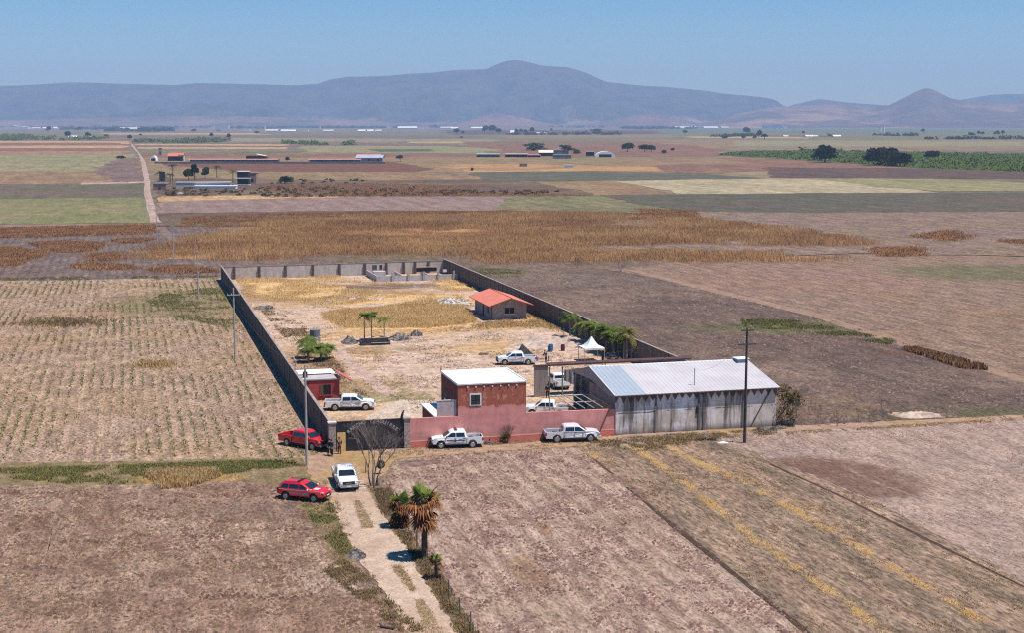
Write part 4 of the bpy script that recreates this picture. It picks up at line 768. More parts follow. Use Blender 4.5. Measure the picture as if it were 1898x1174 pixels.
main_reeds = [(235, 476), (300, 456), (400, 432), (480, 418), (560, 404), (760, 396), (1000, 396), (1180, 402), (1300, 410), (1420, 420), (1600, 446), (1620, 455), (1500, 458), (1250, 452), (1180, 458), (1350, 468), (1560, 474), (1572, 486), (1300, 487), (1200, 484), (900, 490), (870, 474), (600, 472), (520, 482), (430, 484), (330, 480), (260, 483)]
p = clumpy(scatter(main_reeds, 150000)+rng.normal(0, 2.4, (150000, 2)), 14, -.6, 5); hn_ = 1.1+.9*np.clip(fbm2(p[:, 0]/22+400, p[:, 1]/22+400, 8, 4), -1, 1)
blades('reeds', p, hn_*1.1, .07, reedm, 4, 1.3, .8)
p = clumpy(scatter([(340, 405), (500, 398), (760, 393), (960, 394), (1290, 399), (1310, 414), (1100, 404), (760, 400), (560, 406), (470, 420), (340, 424)], 16000), 10, -.3, 6); blades('reeds', p, .8, .1, reedd, 8, 1.2, 1.0)
pts = []
for q, n in (([(-60, 426), (280, 418), (282, 434), (130, 438), (-60, 444)], 9000), ([(-40, 464), (20, 460), (75, 470), (74, 478), (34, 484), (36, 492), (-40, 494)], 3500), ([(66, 452), (120, 450), (186, 452), (165, 466), (110, 468)], 3000), ([(212, 446), (280, 444), (240, 452)], 900), ([(174, 474), (206, 470), (216, 482), (178, 484)], 800), ([(142, 496), (160, 490), (200, 492), (250, 500), (200, 500)], 900), ([(276, 500), (340, 495), (400, 505), (330, 507)], 900),
    ([(1618, 462), (1700, 460), (1705, 474), (1640, 476)], 1500), ([(1690, 440), (1760, 428), (1800, 440), (1760, 450)], 900), ([(1850, 448), (1960, 446), (1960, 460)], 1200), ([(1180, 388), (1290, 392), (1280, 402), (1200, 398)], 900), ([(700, 352), (1100, 362), (1090, 364), (500, 366)], 2500), ([(480, 344), (700, 340), (900, 346), (800, 356), (500, 358)], 2500)):
    pts.append(scatter(q, n))
p = np.concatenate(pts); p = p+rng.normal(0, 1.3, p.shape); blades('reeds', p, .8, .14, reedd, 6, 1.1, 1.1)
p = clumpy(scatter([(1668, 648), (1700, 648), (1822, 680), (1830, 688), (1780, 684)], 2500), 3, -.3, 6); blades('dry_grass', p, .6, .12, reedd, 4, .25)
pts = []
for q, n in (([(598, 582), (640, 576), (700, 572), (790, 558), (860, 568), (884, 600), (790, 609), (640, 610), (604, 594)], 14000),):
    pts.append(scatter(q, n))
blades('straw', np.concatenate(pts), .6, .05, strawm, 5, .6, .9)
p = clumpy(scatter([(432, 512), (480, 515), (560, 522), (700, 540), (850, 548), (866, 562), (700, 558), (640, 566), (540, 562), (470, 556)], 12000), 5, -.1, 15); blades('straw', p, .45, .05, strawm, 4, .7, 1.1)
p = clumpy(scatter([(720, 516), (860, 514), (896, 536), (850, 545), (780, 530), (500, 520), (450, 512), (640, 512)], 7000), 5, 0., 16); blades('straw', p, .45, .05, strawm, 4, .7, 1.1)
p = clumpy(scatter([(960, 580), (1010, 590), (1045, 618), (1000, 608), (840, 612), (900, 600)], 2500), 4, -.2, 16); blades('straw', p, .4, .07, strawm, 4, .3, .4)
p = clumpy(scatter([G(1, 1), G(48, 20), G(48, 120), G(1, 150)], 26000, True), 5, .28, 17); blades('dry_grass', p, .18, .06, dryg, 4, .25, .6)
p = clumpy(scatter([(470, 560), (560, 600), (640, 690), (690, 745), (600, 700), (520, 620)], 5000), 4, -.1, 17); blades('dry_grass', p, .25, .07, dryg, 4, .25, .6)
p = clumpy(scatter([(-30, 872), (240, 864), (540, 854), (560, 866), (420, 880), (250, 900), (140, 900), (-30, 884)], 14000), 3, .02, 18); blades('green_weeds', p, .26, .06, grassg, 4, .2, .6)
p = clumpy(scatter([(560, 935), (612, 935), (632, 975), (655, 1030), (630, 1030), (590, 985)], 3500), 1.5, -.1, 18); blades('green_weeds', p, .22, .05, grassg, 4, .2, .6)
p = scatter([(270, 884), (330, 876), (400, 874), (410, 886), (350, 905), (300, 908)], 2600); blades('straw', p, .55, .07, strawm, 4, .2, .4)
p = clumpy(scatter([(692, 910), (722, 905), (770, 1000), (830, 1085), (905, 1200), (860, 1200), (800, 1095), (756, 1020), (712, 962)], 5000), 1.5, -.1, 19); blades('dry_grass', p, .25, .05, dryg, 4, .2, .6)
p = clumpy(scatter([(630, 1035), (665, 1060), (790, 1174), (740, 1174), (600, 1060)], 3000), 1.5, -.1, 19); blades('dry_grass', p, .2, .05, dryg, 4, .2, .7)
p = clumpy(scatter([(1068, 828), (1285, 808), (1620, 930), (2000, 1130), (2000, 1250), (1560, 1250), (1280, 1000)], 14000), 2.2, .35, 20); blades('dry_grass', p, .13, .05, dryg, 4, .2, .8)
p = clumpy(scatter([(1068, 822), (1285, 804), (1440, 797), (1440, 806), (1300, 822), (1180, 840)], 4000), 1.6, 0., 20); blades('dry_grass', p, .22, .06, dryg, 4, .2, .8)
p = clumpy(scatter([(880, 500), (960, 498), (980, 512), (900, 516)], 1500), 4, -.1, 20); blades('green_weeds', p, .3, .1, grassg, 4, .3)
p = clumpy(scatter([(1370, 590), (1480, 596), (1660, 632), (1650, 642), (1500, 618), (1380, 608)], 6000), 4, -.05, 21); blades('green_weeds', p, .3, .09, grassg, 4, .3)
p = clumpy(scatter([(-40, 516), (400, 512), (404, 518), (-40, 522)], 2500), 5, -.1, 21); blades('green_weeds', p, .35, .1, grassg, 4, .3)
def line_scatter(pts, n, sd):
    w = np.array([P(*q) for q in pts]); seg = np.linalg.norm(np.diff(w, axis=0), axis=1); cum = np.concatenate([[0], np.cumsum(seg)]); t = rng.random(n)*cum[-1]
    x = np.interp(t, cum, w[:, 0]); y = np.interp(t, cum, w[:, 1]); return np.column_stack([x, y])+rng.normal(0, sd, (n, 2))
sl_ = np.concatenate([line_scatter([(1239, 829), (1310, 866), (1400, 907), (1540, 985), (1685, 1072), (1830, 1160)], 6500, .24), line_scatter([(1172, 829), (1262, 890), (1330, 945), (1400, 1001), (1544, 1102), (1660, 1190)], 6500, .26), line_scatter([(1090, 838), (1125, 856)], 350, .4), line_scatter([(1300, 850), (1560, 975)], 900, .8)])
sl_ = clumpy(sl_, 1.1, .08, 23); blades('straw', sl_, .10, .045, strawm, 5, .28, 2.6)
# crop rows
poly = np.array([P(*q) for q in ((-120, 525), (404, 517), (410, 524), (606, 838), (560, 850), (300, 856), (-120, 866))]); rows = []
gs = np.array([GI(*q) for q in poly])
for s_ in np.arange(gs[:, 0].min(), -1.2, 1.25):
    t_ = np.arange(gs[:, 1].min(), gs[:, 1].max(), .55); t_ = t_+rng.random(len(t_))*.4; x = O0[0]+s_*cos(TH)-t_*sin(TH); y = O0[1]+s_*sin(TH)+t_*cos(TH)
    rows.append(np.column_stack([x, y])+rng.normal(0, .07, (len(t_), 2)))
p = np.concatenate(rows); p = p[pip(p, poly)]; d = fbm2(p[:, 0]/9+700, p[:, 1]/9+700, 31, 4, .6)+rng.normal(0, .38, len(p)); pg = p[d > .05]
blades('crop_rows', pg, .25, .09, cropg, 6, .2, 1.2); blades('crop_rows', p[(d < .22) & (d > -.2)], .12, .07, dryg, 4, .25, 1.5)
p = clumpy(scatter([(300, 545), (410, 530), (440, 600), (420, 610), (330, 590), (270, 560)], 6000), 5, 0., 33); blades('green_weeds', p, .22, .09, grassg, 4, .3)
for c_, n in ((P(286, 678), 500), (P(120, 600), 900)): blades('straw', np.array(c_)+rng.normal(0, 1.3 if n == 500 else 4, (n, 2))*[1, .8], .5, .08, strawm if n == 500 else dryg, 4, .2, .4)
# clods of earth
def clods(name, p, size, m):
    n = len(p); base = np.array([(1, 0, 0), (-.5, .87, 0), (-.5, -.87, 0), (.2, .1, 1.)]); s = size*(.4+rng.random(n)**2*1.2); a = rng.random(n)*2*pi
    b = base[None]*(.7+.6*rng.random((n, 4, 3))); x = b[..., 0]*np.cos(a)[:, None]-b[..., 1]*np.sin(a)[:, None]; y = b[..., 0]*np.sin(a)[:, None]+b[..., 1]*np.cos(a)[:, None]
    v = np.stack([x*s[:, None]+p[:, 0][:, None], y*s[:, None]+p[:, 1][:, None], b[..., 2]*.75*s[:, None]-.002], -1).reshape(-1, 3); f = np.array([(0, 1, 3), (1, 2, 3), (2, 0, 3)])
    f = (f[None]+4*np.arange(n)[:, None, None]).reshape(-1, 3); o = rawmesh(name, v, f, m); o['kind'] = 'stuff'; return o
cm1 = mat('clod_pink', C(128, 100, 92), C(92, 66, 60), .6, .95, world=True, isl=.3); cm2 = mat('clod_brown', C(122, 94, 78), C(84, 62, 50), .6, .95, world=True, isl=.3)
clods('soil_clods', clumpy(scatter([(735, 850), (1080, 828), (1500, 1174), (1700, 1300), (980, 1300), (705, 895)], 30000), 2.0, .05, 41), .13, cm1)
clods('soil_clods', clumpy(scatter([(-120, 905), (520, 902), (620, 940), (660, 1050), (790, 1200), (800, 1300), (-200, 1300)], 36000), 2.2, .0, 42), .15, cm2)
clods('soil_clods', clumpy(scatter([(1270, 812), (1898, 780), (2100, 1100), (1898, 1082), (1400, 840)], 16000), 4, .15, 43), .09, cm1)
clods('soil_clods', clumpy(scatter([(-60, 530), (404, 520), (606, 840), (-60, 860)], 30000), 3, .0, 44), .12, cm2)
clods('soil_clods', clumpy(scatter([(880, 500), (1150, 506), (1500, 582), (1898, 706), (1898, 776), (1440, 796), (1180, 650)], 26000), 5, .05, 45), .2, mat('clod_burnt', C(120, 98, 88), C(84, 66, 60), .6, .95, world=True, isl=.35))
clods('rubble', clumpy(scatter([G(1, 20), G(48, 22), G(48, 150), G(1, 150)], 12000, True), 6, .1, 46), .08, mat('pebble', C(214, 190, 172), C(170, 144, 126), .6, .95, world=True, isl=.25))
clods('rubble', clumpy(scatter([(1142, 812), (1440, 796), (1448, 790), (1450, 800), (1300, 812), (1142, 822)], 900), 2, -.3, 46), .16, posm)

# ---------------------------------------------------------------- trees and plants
barkm = mat('bark', (.16, .12, .09), (.09, .07, .055), 2, .9, .02); pbark = mat('palm_bark', (.10, .075, .055), (.05, .038, .03), 3, .95, .03); greyb = mat('grey_bark', (.24, .19, .16), (.16, .125, .105), 2, .9)
lf1 = leafmat('far_leaf', (82, 96, 50), (58, 72, 40), .35, up=.3); lfd = leafmat('dark_leaf', (58, 66, 42), (40, 48, 32), .35, up=.2); lfb = leafmat('bright_leaf', (150, 156, 76), (112, 126, 60), .35, up=.5); lff = leafmat('frond', (134, 146, 68), (96, 114, 50), .4, .35, up=.45)
lfy = leafmat('yellow_frond', (196, 160, 84), (150, 128, 66), .3, .35); lfdead = leafmat('dead_frond', (176, 120, 78), (128, 84, 56), .35, .2)
def crown_mesh(name, lobes, n, leaf, seed):
    r = np.random.default_rng(seed); vs = []; L_ = np.array(lobes, float); wgt = L_[:, 3]**2; wgt /= wgt.sum(); id_ = r.choice(len(L_), n, p=wgt)
    d = r.normal(0, 1, (n, 3)); d /= np.linalg.norm(d, axis=1)[:, None]; rad = (r.random(n)**.45)[:, None]; d[:, 2] = np.where(d[:, 2] < -.5, -d[:, 2], d[:, 2])
    c = L_[id_, :3]+d*rad*L_[id_, 3:4]*np.array([1, 1, .85]); q = fbm2(c[:, 0]*1.3+20, c[:, 2]*1.3+c[:, 1]*.9+20, seed, 3); c = c[q > -.45]; n = len(c)
    a = r.normal(0, 1, (n, 3)); a /= np.linalg.norm(a, axis=1)[:, None]; b = np.cross(a, r.normal(0, 1, (n, 3))); b /= np.linalg.norm(b, axis=1)[:, None]; s = leaf*(.5+r.random(n))[:, None]
    v = np.stack([c-a*s, c+b*s*.6, c+a*s, c-b*s*.6], 1).reshape(-1, 3); return v, np.arange(n*4).reshape(-1, 4)
def lobes(w, h, z0, k, seed):
    r = random.Random(seed); return [(r.uniform(-.3, .3)*w, r.uniform(-.3, .3)*w, z0+h*r.uniform(.3, .75), min(w, h)*r.uniform(.24, .4)) for _ in range(k)]
PROTO = {}
def tree_proto(kind):
    if kind in PROTO: return PROTO[kind]
    w, z0, k, n, leaf, m = {'round': (1., .12, 12, 2600, .06, lf1), 'dark': (1., -.02, 14, 3200, .055, lfd), 'low': (1., -.1, 12, 2600, .065, lf1), 'slim': (.5, .12, 8, 900, .05, lfd), 'open': (1., .3, 8, 900, .055, lf1), 'bush': (1., -.1, 7, 900, .07, lf1), 'bright': (1., .0, 7, 900, .07, lfb)}[kind]
    hh = 1-z0; v, f = crown_mesh('crown', [(a*1.15, b*1.15, c, d) for a, b, c, d in lobes(w, hh, z0, k, hash(kind) % 1 + len(kind)*7)], n, leaf, len(kind)*3+1)
    t = bpy.data.meshes.new('crown'); o = rawmesh('crown', v, f, m); me = o.data; bpy.data.objects.remove(o)
    b = MB().tube([(0, 0, -.02), (.01, 0, .2), (-.02, .01, .45), (.0, 0, .7)], [.05, .035, .025, .01], 7).tube([(0, 0, .25), (.15, .05, .5)], [.022, .008], 5).tube([(0, 0, .3), (-.16, -.06, .55)], [.022, .008], 5).build('trunk', barkm)
    tm = b.data; bpy.data.objects.remove(b); PROTO[kind] = (me, tm); return PROTO[kind]
def tree(kind, px, py, wpx, hpx, label, name='tree', cat='tree', group=None, loc=None):
    x, y = loc or P(px, py); sc = 2650/y; w, h = wpx/sc, hpx/sc; r = empty(name, label, cat, (x, y, 0), random.random()*6.28, group); me, tm = tree_proto(kind)
    for nm, mm in (('crown', me), ('trunk', tm)): o = bpy.data.objects.new(nm, mm); COL.objects.link(o); o.parent = r
    k = .5 if kind == 'slim' else 1; r.scale = (w/k, w/k, h); return r
def frond(b, base, az, L_, el, droop, nl=15, lw=.07, ll=.55, fold=.5):
    """feather frond: an arching rib with leaflets on both sides"""
    pts = []
    for i in range(nl+1):
        t = i/nl; r_ = L_*(sin(el)*0+cos(el*(1-t*.3)))*t; z = L_*(sin(el)*t-droop*t*t); pts.append(Vector((base[0]+cos(az)*r_, base[1]+sin(az)*r_, base[2]+z)))
    sd = Vector((-sin(az), cos(az), 0))
    for i in range(1, nl):
        d = (pts[i+1]-pts[i]).normalized(); l = ll*sin(pi*(.15+.8*i/nl))**.6
        for s in (-1, 1):
            tip = pts[i]+sd*s*l+d*l*.5-Vector((0, 0, l*fold)); b.add([pts[i]-d*lw, pts[i]+d*lw, tip], [(0, 1, 2)])
    for i in range(nl): b.add([pts[i]-sd*.015, pts[i]+sd*.015, pts[i+1]+sd*.01, pts[i+1]-sd*.01], [(0, 1, 2, 3)])
def feather_palm(label, loc, h, L_=1.7, n=16, m=None, lean=(0, 0), r0=.1, ring=True, group='feather palms in the yard', name='palm_tree', dead=0):
    r = empty(name, label, 'palm tree', (*loc, 0), 0, group); top = (lean[0], lean[1], h)
    MB().tube([(0, 0, -.05), (lean[0]*.3, lean[1]*.3, h*.35), (lean[0]*.7, lean[1]*.7, h*.7), top], [r0*1.4, r0, r0*.85, r0*.8], 8).build('trunk', mat('grey_palm_trunk', (.30, .25, .2), (.2, .16, .13), 2, .9) if 'grey_palm_trunk' not in bpy.data.materials else bpy.data.materials['grey_palm_trunk'], r)
    for i in range(n):
        b = MB(); frond(b, top, i*2.4+random.random()*.5, L_*random.uniform(.8, 1.1), random.uniform(.0, 1.2), random.uniform(.45, 1.05)); b.build('frond', (m or lff) if i >= dead else lfy, r)
    return r
def fan_leaf(b, c, az, el, R_, nb=16, pet=.7, droop=.25):
    d = Vector((cos(az)*cos(el), sin(az)*cos(el), sin(el))); s = Vector((-sin(az), cos(az), 0)); u = s.cross(d); c = Vector(c); p = c+d*pet
    b.add([c-s*.02, c+s*.02, p+s*.012, p-s*.012], [(0, 1, 2, 3)])
    for i in range(nb):
        a = (i/(nb-1)-.5)*pi*1.25; e = d*cos(a)+s*sin(a); q = Vector((-e.y, e.x, 0)).normalized() if abs(e.z) < .95 else s; m_ = p+e*R_*.55+u*.02; t = p+e*R_*random.uniform(.85, 1.05)-Vector((0, 0, R_*droop*random.uniform(.5, 1.4)))
        w = R_*.085; n = d.cross(e); n = u if n.length < .01 else n.normalized(); sd = e.cross(u).normalized(); b.add([p, m_-sd*w, t, m_+sd*w], [(0, 1, 2, 3)])
def fan_palm(label, loc, h, R_, ngreen, ndead, skirt=0., r0=.17, group='fan palms along the drive', lean=(0, 0)):
    r = empty('palm_tree', label, 'palm tree', (*loc, 0), 0, group); top = (lean[0], lean[1], h)
    MB().tube([(0, 0, -.05), (0, 0, .25), (lean[0]*.5, lean[1]*.5, h*.5), (lean[0]*.9, lean[1]*.9, h*.85), top], [r0*1.5, r0*1.25, r0*1.1, r0*1.35, r0*1.1], 10).build('trunk', pbark, r)
    def grp(nm, n, m, el0, el1, RR, droop, zc=0.):
        for i in range(n):
            b = MB(); fan_leaf(b, (top[0], top[1], top[2]+zc-random.random()*.2), i*2.399+random.random()*.6, random.uniform(el0, el1), RR*random.uniform(.75, 1.1), pet=RR*random.uniform(.5, .8), droop=droop); b.build(nm, m, r)
    grp('green_leaf', ngreen, lff, .35, 1.35, R_, .12); grp('dead_leaf', ndead, lfdead, -.6, .5, R_*.95, .6); grp('dead_leaf', int(ndead*skirt), lfdead, -1.15, -.5, R_*1.1, .35, -.6)
    return r
fan_palm('tallest fan palm by the drive, green on top over many brown dead leaves', P(787, 1036), 4.6, 1.1, 7, 15, .55, .2)
fan_palm('mid sized fan palm with a small green head left of the tallest fan palm', P(743, 978), 2.1, .8, 9, 14, .7, .13)
fan_palm('low fan palm stump with brown leaves touching the mid sized fan palm', P(734, 980), 1.3, .4, 2, 8, .6, .12)
fan_palm('smallest fan palm with thin yellow brown leaves beside the drive fence', P(808, 1074), 1.5, .45, 5, 6, .2, .09)
# feather palms
feather_palm('tall slim palm, the left one of the pair in the stone ring', G(15.2, 70.8), 4.1, 1.3, 11, r0=.08); feather_palm('tall slim palm, the right one of the pair in the stone ring', G(16.2, 70.2), 4.3, 1.3, 11, r0=.08)
feather_palm('shorter slim palm behind the pair in the stone ring', G(18.9, 74.5), 2.9, 1.2, 10, r0=.07, m=lfb)
for i, (s_, t_, h_, L_, lb) in enumerate(((5.0, 57.5, 2.6, 1.9, 'dark bushy feather palm nearest the water tower'), (4.6, 54.0, 2.2, 1.9, 'leftmost bushy feather palm inside the left wall'), (6.4, 54.6, 1.9, 1.8, 'bushy feather palm in front of the others near the guard house'), (7.4, 56.4, 1.7, 1.7, 'rightmost bushy feather palm behind the guard house'))):
    feather_palm(lb, G(s_, t_), h_, L_, 26, r0=.14)
for i, (s_, t_, h_, L_, m_, dd, lb) in enumerate(((46.6, 66.5, 3.2, 2.0, lff, 0, 'farthest feather palm of the row along the right wall'), (46.4, 58.0, 3.3, 2.0, lfb, 2, 'yellow green feather palm above the peaked tent'), (47.0, 55.5, 3.2, 2.1, lff, 3, 'feather palm just right of the one above the peaked tent'), (47.2, 51.0, 3.4, 2.1, lff, 1, 'dark green feather palm in the middle of the right wall row'), (47.4, 48.5, 3.2, 2.0, lff, 0, 'feather palm next to the half yellow one'), (47.7, 43.8, 4.0, 2.2, lfb, 9, 'half yellow feather palm nearest the long shed'))):
    feather_palm(lb, G(s_, t_), h_, L_*1.15, 26, m=m_, r0=.13, group='feather palms along the right wall', dead=dd)
# bare tree, bushes
def branches(b, p, d, L_, r_, dep, spread=.55, up=.25, rnd=None):
    q = p+d*L_; mid = p+d*L_*.5+Vector((rnd.uniform(-1, 1), rnd.uniform(-1, 1), 0))*L_*.06; b.tube([p, mid, q], [r_, r_*.85, r_*.68], 5 if dep > 2 else 3, cap=False)
    if dep == 0: return
    for i in range(rnd.choice((2, 3, 3)) if dep > 1 else 3):
        a = rnd.uniform(0, 2*pi); s = d.orthogonal().normalized(); s = Matrix.Rotation(a, 3, d) @ s; nd = (d+s*rnd.uniform(.5, 1.1)*spread+Vector((0, 0, up*.4))).normalized(); branches(b, q, nd, L_*rnd.uniform(.62, .86), r_*.62, dep-1, spread, up, rnd)
def bare(name, label, cat, loc, stems, L_, r_, dep, m, spread=.7, seed=1, z=0., part='trunk'):
    rnd = random.Random(seed); r = empty(name, label, cat, (*loc, 0)); 
    for i, (dx, dy, az, ti) in enumerate(stems):
        b = MB(); branches(b, Vector((dx, dy, -.05)), Vector((cos(az)*sin(ti), sin(az)*sin(ti), cos(ti))), L_, r_, dep, spread, .2, rnd); b.build(part, m, r)
    return r
bare('bare_tree', 'bare grey tree with forked twiggy limbs in front of the black gate', 'tree', P(693, 905), ((0, 0, .3, .1), (-.35, .7, 2.6, .15), (.1, .6, .2, .3), (-.1, .5, 1.6, .05)), 1.75, .085, 6, greyb, .5, 4, part='limb')
ty = empty('tyre', 'black tyre hanging low in the bare tree by the gate', 'tyre', (*P(706, 880), 0), .5)
b = MB(); RR, rr = .27, .17
for i in range(16):
    for j in range(8): a, c = 2*pi*i/16, 2*pi*j/8; b.v.append(((RR+rr*cos(c))*cos(a), rr*1.1*sin(c), .95+(RR+rr*cos(c))*sin(a)))
b.f = [(i*8+j, ((i+1) % 16)*8+j, ((i+1) % 16)*8+(j+1) % 8, i*8+(j+1) % 8) for i in range(16) for j in range(8)]; b.mi = [0]*len(b.f); b.build('rubber', tyre, ty, smooth=True)
MB().tube([(0, 0, 1.35), (-.1, .1, 2.2)], .012, 4).build('rope', greyb, ty)
sb = bare('dry_bush', 'brown twiggy bush against the pink wall between the two white pickups', 'bush', P(937, 822), [(random.uniform(-.4, .4), random.uniform(-.2, .2), i*.9, random.uniform(.05, .6)) for i in range(9)], .65, .022, 4, barkm, .6, 9, part='stem')
v, f = crown_mesh('x', [(0, 0, .5, .55), (.2, 0, .8, .4), (-.3, .1, .4, .35)], 700, .06, 5); rawmesh('foliage', v, f, leafmat('bush_leaf', (140, 122, 76), (112, 92, 60)), sb)
bare('dry_weed', 'thin dry weed against the pink wall left of the twiggy bush', 'plant', P(888, 824), [(random.uniform(-.2, .2), 0, i*1.3, .3) for i in range(4)], .5, .014, 3, mat('red_stem', (.2, .08, .07)), .6, 12, part='stem')
bu = bare('bush', 'olive green bush pressing on the right end of the long shed', 'bush', P(1452, 790), [(random.uniform(-.8, .8), random.uniform(-.8, .8), i*.8, .45) for i in range(9)], 1.1, .03, 4, greyb, .6, 14, part='stem')
v, f = crown_mesh('x', [(.2, 2, 3.2, 1.3), (1.2, 1.5, 2.2, 1.5), (.2, 0, 1., 1.3), (.9, 1, 3.2, 1.1), (-1.2, 2.6, 3.9, .9)], 3000, .11, 6); rawmesh('foliage', v, f, leafmat('shed_bush_leaf', (122, 108, 66), (100, 84, 56)), bu)
sap = [(1520, 785, 'left'), (1548, 792, ''), (1592, 782, ''), (1614, 786, ''), (1640, 770, ''), (1500, 770, '')]
for i, (x, y, _) in enumerate(sap): bare('sapling', ['bare sapling right of the shed, nearest its bushy corner', 'short bare sapling standing closest to the dirt track right of the shed', 'bare sapling in the middle of the scrub right of the shed', 'bare sapling just right of the middle one in the scrub', 'rightmost bare sapling near the pale dirt heap', 'small bare sapling behind the one nearest the shed corner'][i], 'sapling', P(x, y), [(random.uniform(-.3, .3), 0, i+j*2., .2) for j in range(3)], .7, .022, 3, greyb, .5, 20+i, part='stem')
for i, (x, y, lb) in enumerate(((1070, 497, 'leafless bush behind the right far corner of the yard, closest to the reeds'), (1150, 502, 'leafless bush standing right of the yard on the cloddy field'))): bare('bare_bush', lb, 'bush', P(x, y), [(0, 0, j*1.3, .5) for j in range(5)], .9, .03, 4, barkm, .6, 40+i, part='stem')

# ---------------------------------------------------------------- poles, wires, posts
polem = mat('pole_concrete', (.44, .40, .36), (.34, .3, .27), .6, .85); woodp = mat('pole_wood', (.09, .07, .06), (.05, .04, .035), 1.4, .9); ins = mat('insulator', (.5, .47, .44), None, 1, .3)
TOP = {}
def pole(key, px, py, h, label, m, arms=((-.35, 2.1),), r0=.15, group='power poles along the left wall'):
    loc = P(px, py); r = empty('utility_pole', label, 'utility pole', (*loc, 0), TH+.05, group); MB().tube([(0, 0, -.05), (0, 0, h)], [r0, r0*.6], 10).build('shaft', m, r)
    for z, w in arms:
        MB().box((0, -.1, h+z), (w, .1, .12)).build('crossarm', m, r)
        for x in (-w/2+.08, -w/6, w/2-.08): MB().tube([(x, -.1, h+z+.06), (x, -.1, h+z+.14), (x, -.1, h+z+.26)], [.035, .06, .04], 8).build('insulator', ins, r)
    TOP[key] = [Vector((loc[0]+x*cos(TH+.05), loc[1]+x*sin(TH+.05), h+arms[0][0]+.26)) for x in (-arms[0][1]/2+.08, arms[0][1]/2-.08)]; return r
pole('a', 569, 864, 9.9, 'nearest pale concrete pole, rising in front of the red pickup', polem)
pole('b', 436, 667, 10.2, 'second pale pole along the left wall, with a cross shaped top', polem, ((-1.0, 1.8),)); pole('c', 368, 556, 9.3, 'third pale pole, standing in the stubble near the far left yard corner', polem, ((-.2, 1.2),))
pole('d', 322, 492, 9.3, 'fourth pale pole, standing at the left tip of the reeds', polem, ((-.2, 1.2),)); pole('e', 291, 447, 8.9, 'fifth pole, where the far track leaves the green field', polem, ((-.2, 1.2),)); pole('f', 268, 402, 8.5, 'farthest thin pole beside the far track', polem, ((-.2, 1.2),), .13)
pole('w', 1380, 822, 12.1, 'tall dark wooden pole in front of the long shed', woodp, ((-.25, 1.4), (-1.7, 2.0)), .17, group=None)
wirem = mat('wire', (.12, .11, .1), None, 1, .5)
def wire(a, b, sag, label, r=.009, group='wires between the power poles'):
    o = MB().tube([a.lerp(b, i/14)-Vector((0, 0, 4*sag*(i/14)*(1-i/14))) for i in range(15)], r, 4).build('power_line', wirem); tag(o, label, 'wire', group)
ks = 'abcdef'; nth = ['first', 'second', 'third', 'fourth', 'fifth']
for i in range(5):
    for j, sd in enumerate(('outer', 'inner')): wire(TOP[ks[i]][j], TOP[ks[i+1]][j], 1.0, f'{sd} wire of the {nth[i]} span counted from the nearest concrete pole')
wire(TOP['w'][1], TOP['w'][1]+Vector((95, 20, -.5)), 1.2, 'long thin wire leaving the wooden pole to the right', group=None); wire(TOP['w'][0]-Vector((0, 0, 1.5)), Vector((*G(39.8, .4), 6.4)), .9, 'slack wire from the wooden pole to the pipe on the shed roof', group=None)
wire(TOP['a'][1], TOP['w'][0], 1.6, 'wire crossing above the front wall between the concrete and wooden poles', group=None)
postw = mat('fence_wood', (.20, .15, .125), (.11, .085, .07), 2, .95)
fp = [(872, 1174, 1.45, 'fence post nearest the camera at the bottom edge of the picture'), (852, 1142, 1.3, 'second fence post from the bottom, slightly greener'), (832, 1114, 1.5, 'thick leaning fence post, third from the bottom'), (790, 1056, .8, 'short stub post in the shade by the tallest fan palm'), (773, 1020, 1.4, 'fence post touching the dead skirt of the tallest palm'), (757, 1004, 1.3, 'fence post between the mid sized and the tallest fan palm'), (713, 937, 1.35, 'lone fence post on the verge below the bare tree'), (700, 902, 1.0, 'fence post at the foot of the bare tree'), (678, 878, 1.3, 'thin fence post left of the bare tree trunk'), (810, 1074, 1.0, 'post behind the smallest fan palm')]
prev = None
for x, y, h, lb in fp:
    l = P(x, y); r = empty('fence_post', lb, 'fence post', (*l, 0), 0, 'wooden posts along the drive'); MB().tube([(0, 0, -.03), (.01, 0, h*.5), (random.uniform(-.06, .06), .02, h)], [.06, .055, .05], 7).build('shaft', postw, r); MB().tube([(-.06, 0, h*.8), (.07, 0, h*.8)], .02, 4).build('staple', wirem, r)
    if prev is not None and y > 930: pass
for a, b, lb in (((872, 1174), (852, 1142), 'fence wire between the two posts nearest the camera'), ((852, 1142), (832, 1114), 'fence wire running up to the thick leaning post'), ((832, 1114), (773, 1020), 'fence wire running past the smallest fan palm')): wire(Vector((*P(*a), 1.1)), Vector((*P(*b), 1.1)), .05, lb, .008, 'strands of the drive fence')
for x, y, h, lb in ((1045, 622, 3.2, 'thin bare stick post standing before the dirt heap in the yard'), (640, 600, 2.6, 'thin stick at the left part of the tall straw'), (647, 596, 2.6, 'second thin stick in the tall straw'), (823, 564, 2.4, 'thin stick post behind the tall straw near the rubble'), (1102, 650, 3.6, 'pale thin pole just left of the peaked tent'), (1126, 642, 3.0, 'short pale pole behind the peaked tent'), (1156, 672, 3.0, 'pale post standing right of the peaked tent'), (1171, 672, 3.6, 'taller pale post, second right of the peaked tent')):
    r = empty('thin_pole', lb, 'pole', (*P(x, y), 0)); MB().tube([(0, 0, 0), (.03, 0, h)], [.05, .035], 6).build('shaft', steel if 'pale' in lb else postw, r)

